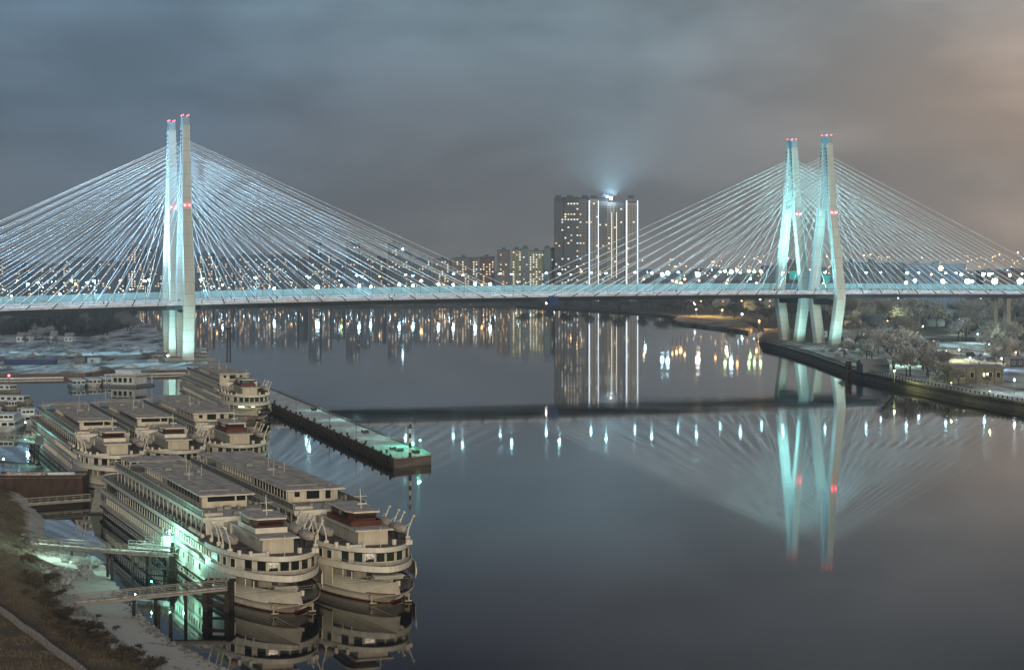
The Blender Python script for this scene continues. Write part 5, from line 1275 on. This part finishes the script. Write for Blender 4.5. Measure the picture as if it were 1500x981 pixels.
# bushes on the near bank
rnd=random.Random(12); k=0; SW=['at the top of the bank slope','half way down the dark bank slope','at the edge of the snow strip']
while k<70:
    pxx=rnd.uniform(30,230); pyy=rnd.uniform(800,975); q=P(pxx,pyy,3); d=shore_d(q.x,q.y)
    if not 9.5<d<19: continue
    z=bank_z(q.x,q.y)-.1; tree('bush',q.x,q.y,z,rnd.uniform(.6,1.7),'low leafless brown bush on the dark slope above the snow strip','leafless bushes on the near bank slope',name='bush',cat='bush'); k+=1
k=0
while k<8:
    pxx=rnd.uniform(85,135); pyy=rnd.uniform(812,850); q=P(pxx,pyy,2); d=shore_d(q.x,q.y)
    if d<1: continue
    tree('shrub',q.x,q.y,bank_z(q.x,q.y)-.1,rnd.uniform(1.2,2.2),'pale frosted shrub among the rocks under the lit footbridge','frosted shrubs among the riprap',name='shrub',cat='shrub'); k+=1
for k,(pxx,pyy) in enumerate(((205,948),(170,920),(143,905),(232,968))):
    q=P(pxx,pyy,1.2); tree('bush',q.x,q.y,bank_z(q.x,q.y)-.05,.8,f'{ORD[k]} tiny dry weed tuft on the snow strip','dry weed tufts on the snow strip',name='weed_tuft',cat='weed')
# ---------------------------------------------------------------- quay furniture
def quay():
    pts=[(x+1.2,y) for x,y in Q[:-1]]
    t=thing('embankment_railing','dark railing with evenly spaced posts along the quay edge','railing',(0,0,3.2))
    b=MB(); c=MB()
    for a,e in zip(pts,pts[1:]):
        L_=math.dist(a,e); n=int(L_/4); 
        for k in range(n):
            x=a[0]+(e[0]-a[0])*k/n; y=a[1]+(e[1]-a[1])*k/n; b.box((x,y,.6),(.45,.45,1.2)); 
        c.tube((*a,1.0),(*e,1.0),.07,n=4); c.tube((*a,.55),(*e,.55),.05,n=4)
    b.build('railing_posts','steel_dark',t); c.build('rail','steel_dark',t)
    t=thing('quay_coping','snow dusted stone coping on top of the quay wall','coping',(0,0,3.2))
    b=MB()
    for a,e in zip(Q[:-1],Q[1:]):
        d=Vector((e[0]-a[0],e[1]-a[1],0)); b.box(((a[0]+e[0])/2+.3,(a[1]+e[1])/2,.12),(d.length,1.3,.3),rz=math.atan2(d.y,d.x))
    b.build('coping_stones','concrete',t)
    b=MB()
    for a,e in zip(Q[:-1],Q[1:]):
        d=Vector((e[0]-a[0],e[1]-a[1],0)); b.box(((a[0]+e[0])/2-.35,(a[1]+e[1])/2,-.9),(d.length,.5,.35),rz=math.atan2(d.y,d.x))
    b.build('timber_fender','pile_wood',t)
quay()
q=P(1250,553,0); o=thing('pile_dolphin','dark pile dolphin standing against the quay below the grey store','dolphin',(q.x-2.2,q.y,0))
for dx,dy in ((-1,-1),(1,-1),(0,1.2),(-1,.6),(1,.4)): MB().tube((dx,dy,-1),(dx*.7,dy*.7,7.4),.5,n=8).build('pile','pile_wood',o)
MB().box((0,0,6.4),(2.6,2.6,.6)).box((0,0,3),(2.8,2.8,.5)).build('band','steel_dark',o)
shed('store','grey store with a sloping snowy roof on the quay by the dolphin','store',1264,1303,546,3.6,16,'grey_paint',zb=3.2,roofh=2.2)
o=shed('embankment_building','low yellowish building with one lit window on the embankment','building',1394,1470,562,6.6,14,'yellow_bld',zb=3.2,win=0,roofh=.9)
me=wm(1.5,2.2)
for x in (-8.6,-6,-2.2,5.2,8.4): inst('window',me,o,(x,-.03,3.6))
b=MB()
for x in (-9.9,-7.3,-4.3,-.4,3.2,7.0,9.9): b.box((x,-.25,3.2),(.5,.5,6.4))
b.build('pilasters','yellow_bld',o); MB().box((2.6,-.06,3.6),(.7,.1,1.4)).build('lit_window','w_ship',o); MB().box((4.0,-.06,3.9),(.6,.1,1.0)).build('lit_window','w_ship',o)
q=P(1430,562,3.2)
# embankment lamps with light
for pxx,pyy,c,pw,col,lab,h in ((1284,471,'l_green',26000,(.9,1,.5),'yellow green park lamp beyond the quay pylon',5),(1406,467,'l_cyan_far',5000,(.7,1,.9),'upper cool lamp by the field path',6),(1404,478,'l_green',5000,(.8,1,.7),'lower greenish lamp by the field path',4),
   (1352,517,'l_cyan_far',12000,(.6,1,.8),'cyan green lamp beside the large bare trees',6),(1386,514,'l_green',9000,(1,.95,.55),'yellow lamp before the parked vehicles',5),(1405,512,'l_green',5000,(1,.95,.5),'strong yellow lamp beside the dark vans',5),(1449,504,'l_cyan_far',2500,(.8,1,1),'white lamp among the frosted trees by the approach pier',5),
   (1467,525,'l_blue',3000,(.4,.65,1),'blue lamp over the yard behind the lit building',5),(1310,543,'l_green',3600,(.85,1,.4),'yellow green lamp glowing through a bare tree on the quay',5),(1241,503,'l_white',1200,(1,1,1),'small white lamp at the foot of the quay pylon',3),
   (1316,437,'l_cyan_far',1000,(1,1,1),'first of three tiny white lamps just under the quay side deck',6),(1327,438,'l_cyan_far',1000,(1,1,1),'second of three tiny white lamps just under the quay side deck',6),(1334,438,'l_cyan_far',1000,(1,1,1),'third of three tiny white lamps just under the quay side deck',6),
   (1020,453,'l_orange',90000,(1,.52,.15),'orange lamp on the snowy river spit',6),(1058,454,'l_orange',90000,(1,.60,.12),'yellow orange lamp at the root of the river spit',6),(1112,470,'l_orange',60000,(1,.5,.16),'orange lamp lighting a bare tree at the quay corner',6),(1087,460,'l_cyan_far',1000,(1,1,1),'pale lamp by the grove behind the spit',8)):
    zb=3.2 if pxx>1150 else 1.6
    q=P(pxx,pyy,zb+h) ; big=pyy<480
    t=thing('park_lamp',lab,'lamp',(q.x,q.y,zb)); MB().tube((0,0,0),(0,0,h-.4),.12,.08).build('pole','steel_dark',t); MB().ico((0,0,h),.34 if not big else .62,1).build('lamp_bulb',c,t)
    if pw>1000: point('park_lamp_glow',(q.x-.3,q.y-1.2,zb+h),pw*(2.2 if pxx>1150 else 1),col,.3)
# lit footpath strip by the embankment building comes from these two lamps
for k,(pxx,pyy) in enumerate(((1370,560),(1425,572),(1478,577))):
    q=P(pxx,pyy,7.5); t=thing('park_lamp',f'{ORD[k]} path lamp along the lit embankment in front of the yellow building','lamp',(q.x+6,q.y,3.2)); MB().tube((0,0,0),(0,0,4.2),.08).box((0,0,4.35),(.7,.4,.2)).build('pole','steel_dark',t); MB().box((0,0,4.2),(.5,.3,.08)).build('lamp_bulb','l_green',t)
    point('path_lamp_glow',(q.x+6,q.y,7.0),2600,(.9,1,.55),.25)
for k,(pxx,pyy,hh) in enumerate(((1360,553,9),(1374,557,8),(1388,561,8.5),(1404,564,6.5),(1446,566,4.5))):
    q=P(pxx,pyy,3.2); tree('bare',q.x,q.y,3.2,hh,f'{ORD[k]} bare tree in front of the yellow building counting from the large trees','bare trees in front of the yellow building')
for k,(x0,x1,yb,hh,m) in enumerate(((1330,1352,505,4,'grey_paint'),(1412,1440,494,5,'boat_blue'),(1480,1500,538,4,'steel_dark'),(1240,1262,478,4,'boat_white'),(1360,1384,478,4,'grey_paint'))):
    shed('yard_building',['small grey hut among the frosted trees by the footpath','pale blue shed before the approach pier','dark blue building at the picture edge behind the embankment','white hut beyond the quay pylon foot','grey shed in the lit snow field'][k],'shed',x0,x1,yb,hh,9,m,zb=3.2,win=2,roofh=1.2)
for k,(pxx,pyy,c) in enumerate(((1268,492,'l_green'),(1330,497,'l_cyan_far'),(1368,500,'l_orange'),(1432,489,'l_cyan_far'),(1421,524,'l_blue'),(1488,516,'l_orange'),(1476,497,'l_green'),(1256,466,'l_cyan_far'),(1352,478,'l_white'),(1300,470,'l_orange'),(1486,556,'l_cyan_far'))):
    q=P(pxx,pyy,8.5); t=thing('park_lamp',f'{ORD[k]} of the small path lamps scattered through the quay park, {["greenish","cool white","orange","cool white","blue","orange","greenish","cool white","white","orange","cool white"][k]}','lamp',(q.x,q.y,3.2)); MB().tube((0,0,0),(0,0,5),.1,.07).build('pole','steel_dark',t); MB().ico((0,0,5.3),.34,1).build('lamp_bulb',c,t)
    point('park_lamp_glow',(q.x-.3,q.y-1,8.4),6000,{'l_green':(.8,1,.6),'l_orange':(1,.6,.3),'l_blue':(.4,.65,1)}.get(c,(.75,.95,1)),.3)
# parked vans
rnd=random.Random(8)
for k in range(7):
    pxx=1385+k*17+rnd.uniform(-3,3); pyy=rnd.uniform(519,531); q=P(pxx,pyy,3.2); van=k%3!=0; L_=4.8 if van else 4.3; hh=2.1 if van else 1.45
    colr=['blue_paint','boat_white','steel_dark','grey_paint'][k%4]; cn={'blue_paint':'blue','boat_white':'white','steel_dark':'black','grey_paint':'grey'}[colr]
    t=thing('parked_van' if van else 'parked_car',f'{cn} {"van" if van else "car"}, {ORD[k]} in the yard row behind the yellow building','van' if van else 'car',(q.x,q.y,3.2),rnd.uniform(-.2,.2),'vehicles parked in the yard')
    b=MB(); pr=[(-L_/2,.35),(L_/2,.35),(L_/2,1.0),(L_/2-.7,1.15),(L_/2-1.4,hh),(-L_/2+.15 if van else -L_/2+.9,hh),(-L_/2,1.05)]
    b.loft([[(x,-.9,z) for x,z in pr],[(x,.9,z) for x,z in pr]],cap=True); b.build('body',colr,t)
    MB().box((L_*.08,-.91,hh*.74),(L_*.5,.04,hh*.26)).box((L_*.08,.91,hh*.74),(L_*.5,.04,hh*.26)).build('side_glass','dark_glass',t)
    for x in (-L_*.3,L_*.3):
        for y in (-.85,.85): MB().tube((x,y-.1,.33),(x,y+.1,.33),.33,n=10).build('wheel','steel_dark',t)
    MB().box((-L_*.1,0,hh+.04),(L_*.5,1.5,.08)).build('snow_on_roof','roof_snow',t)
# small shelter at the quay pylon foot
shed('hut','small dark equipment hut between the legs of the quay pylons','hut',1171,1183,494,6.5,7,'steel_dark',zb=3.2,roofh=.5)
shed('hut','white hut beside the nearer quay pylon foot','hut',1203,1212,494,4,5,'boat_white',zb=3.2,roofh=.4,win=1)
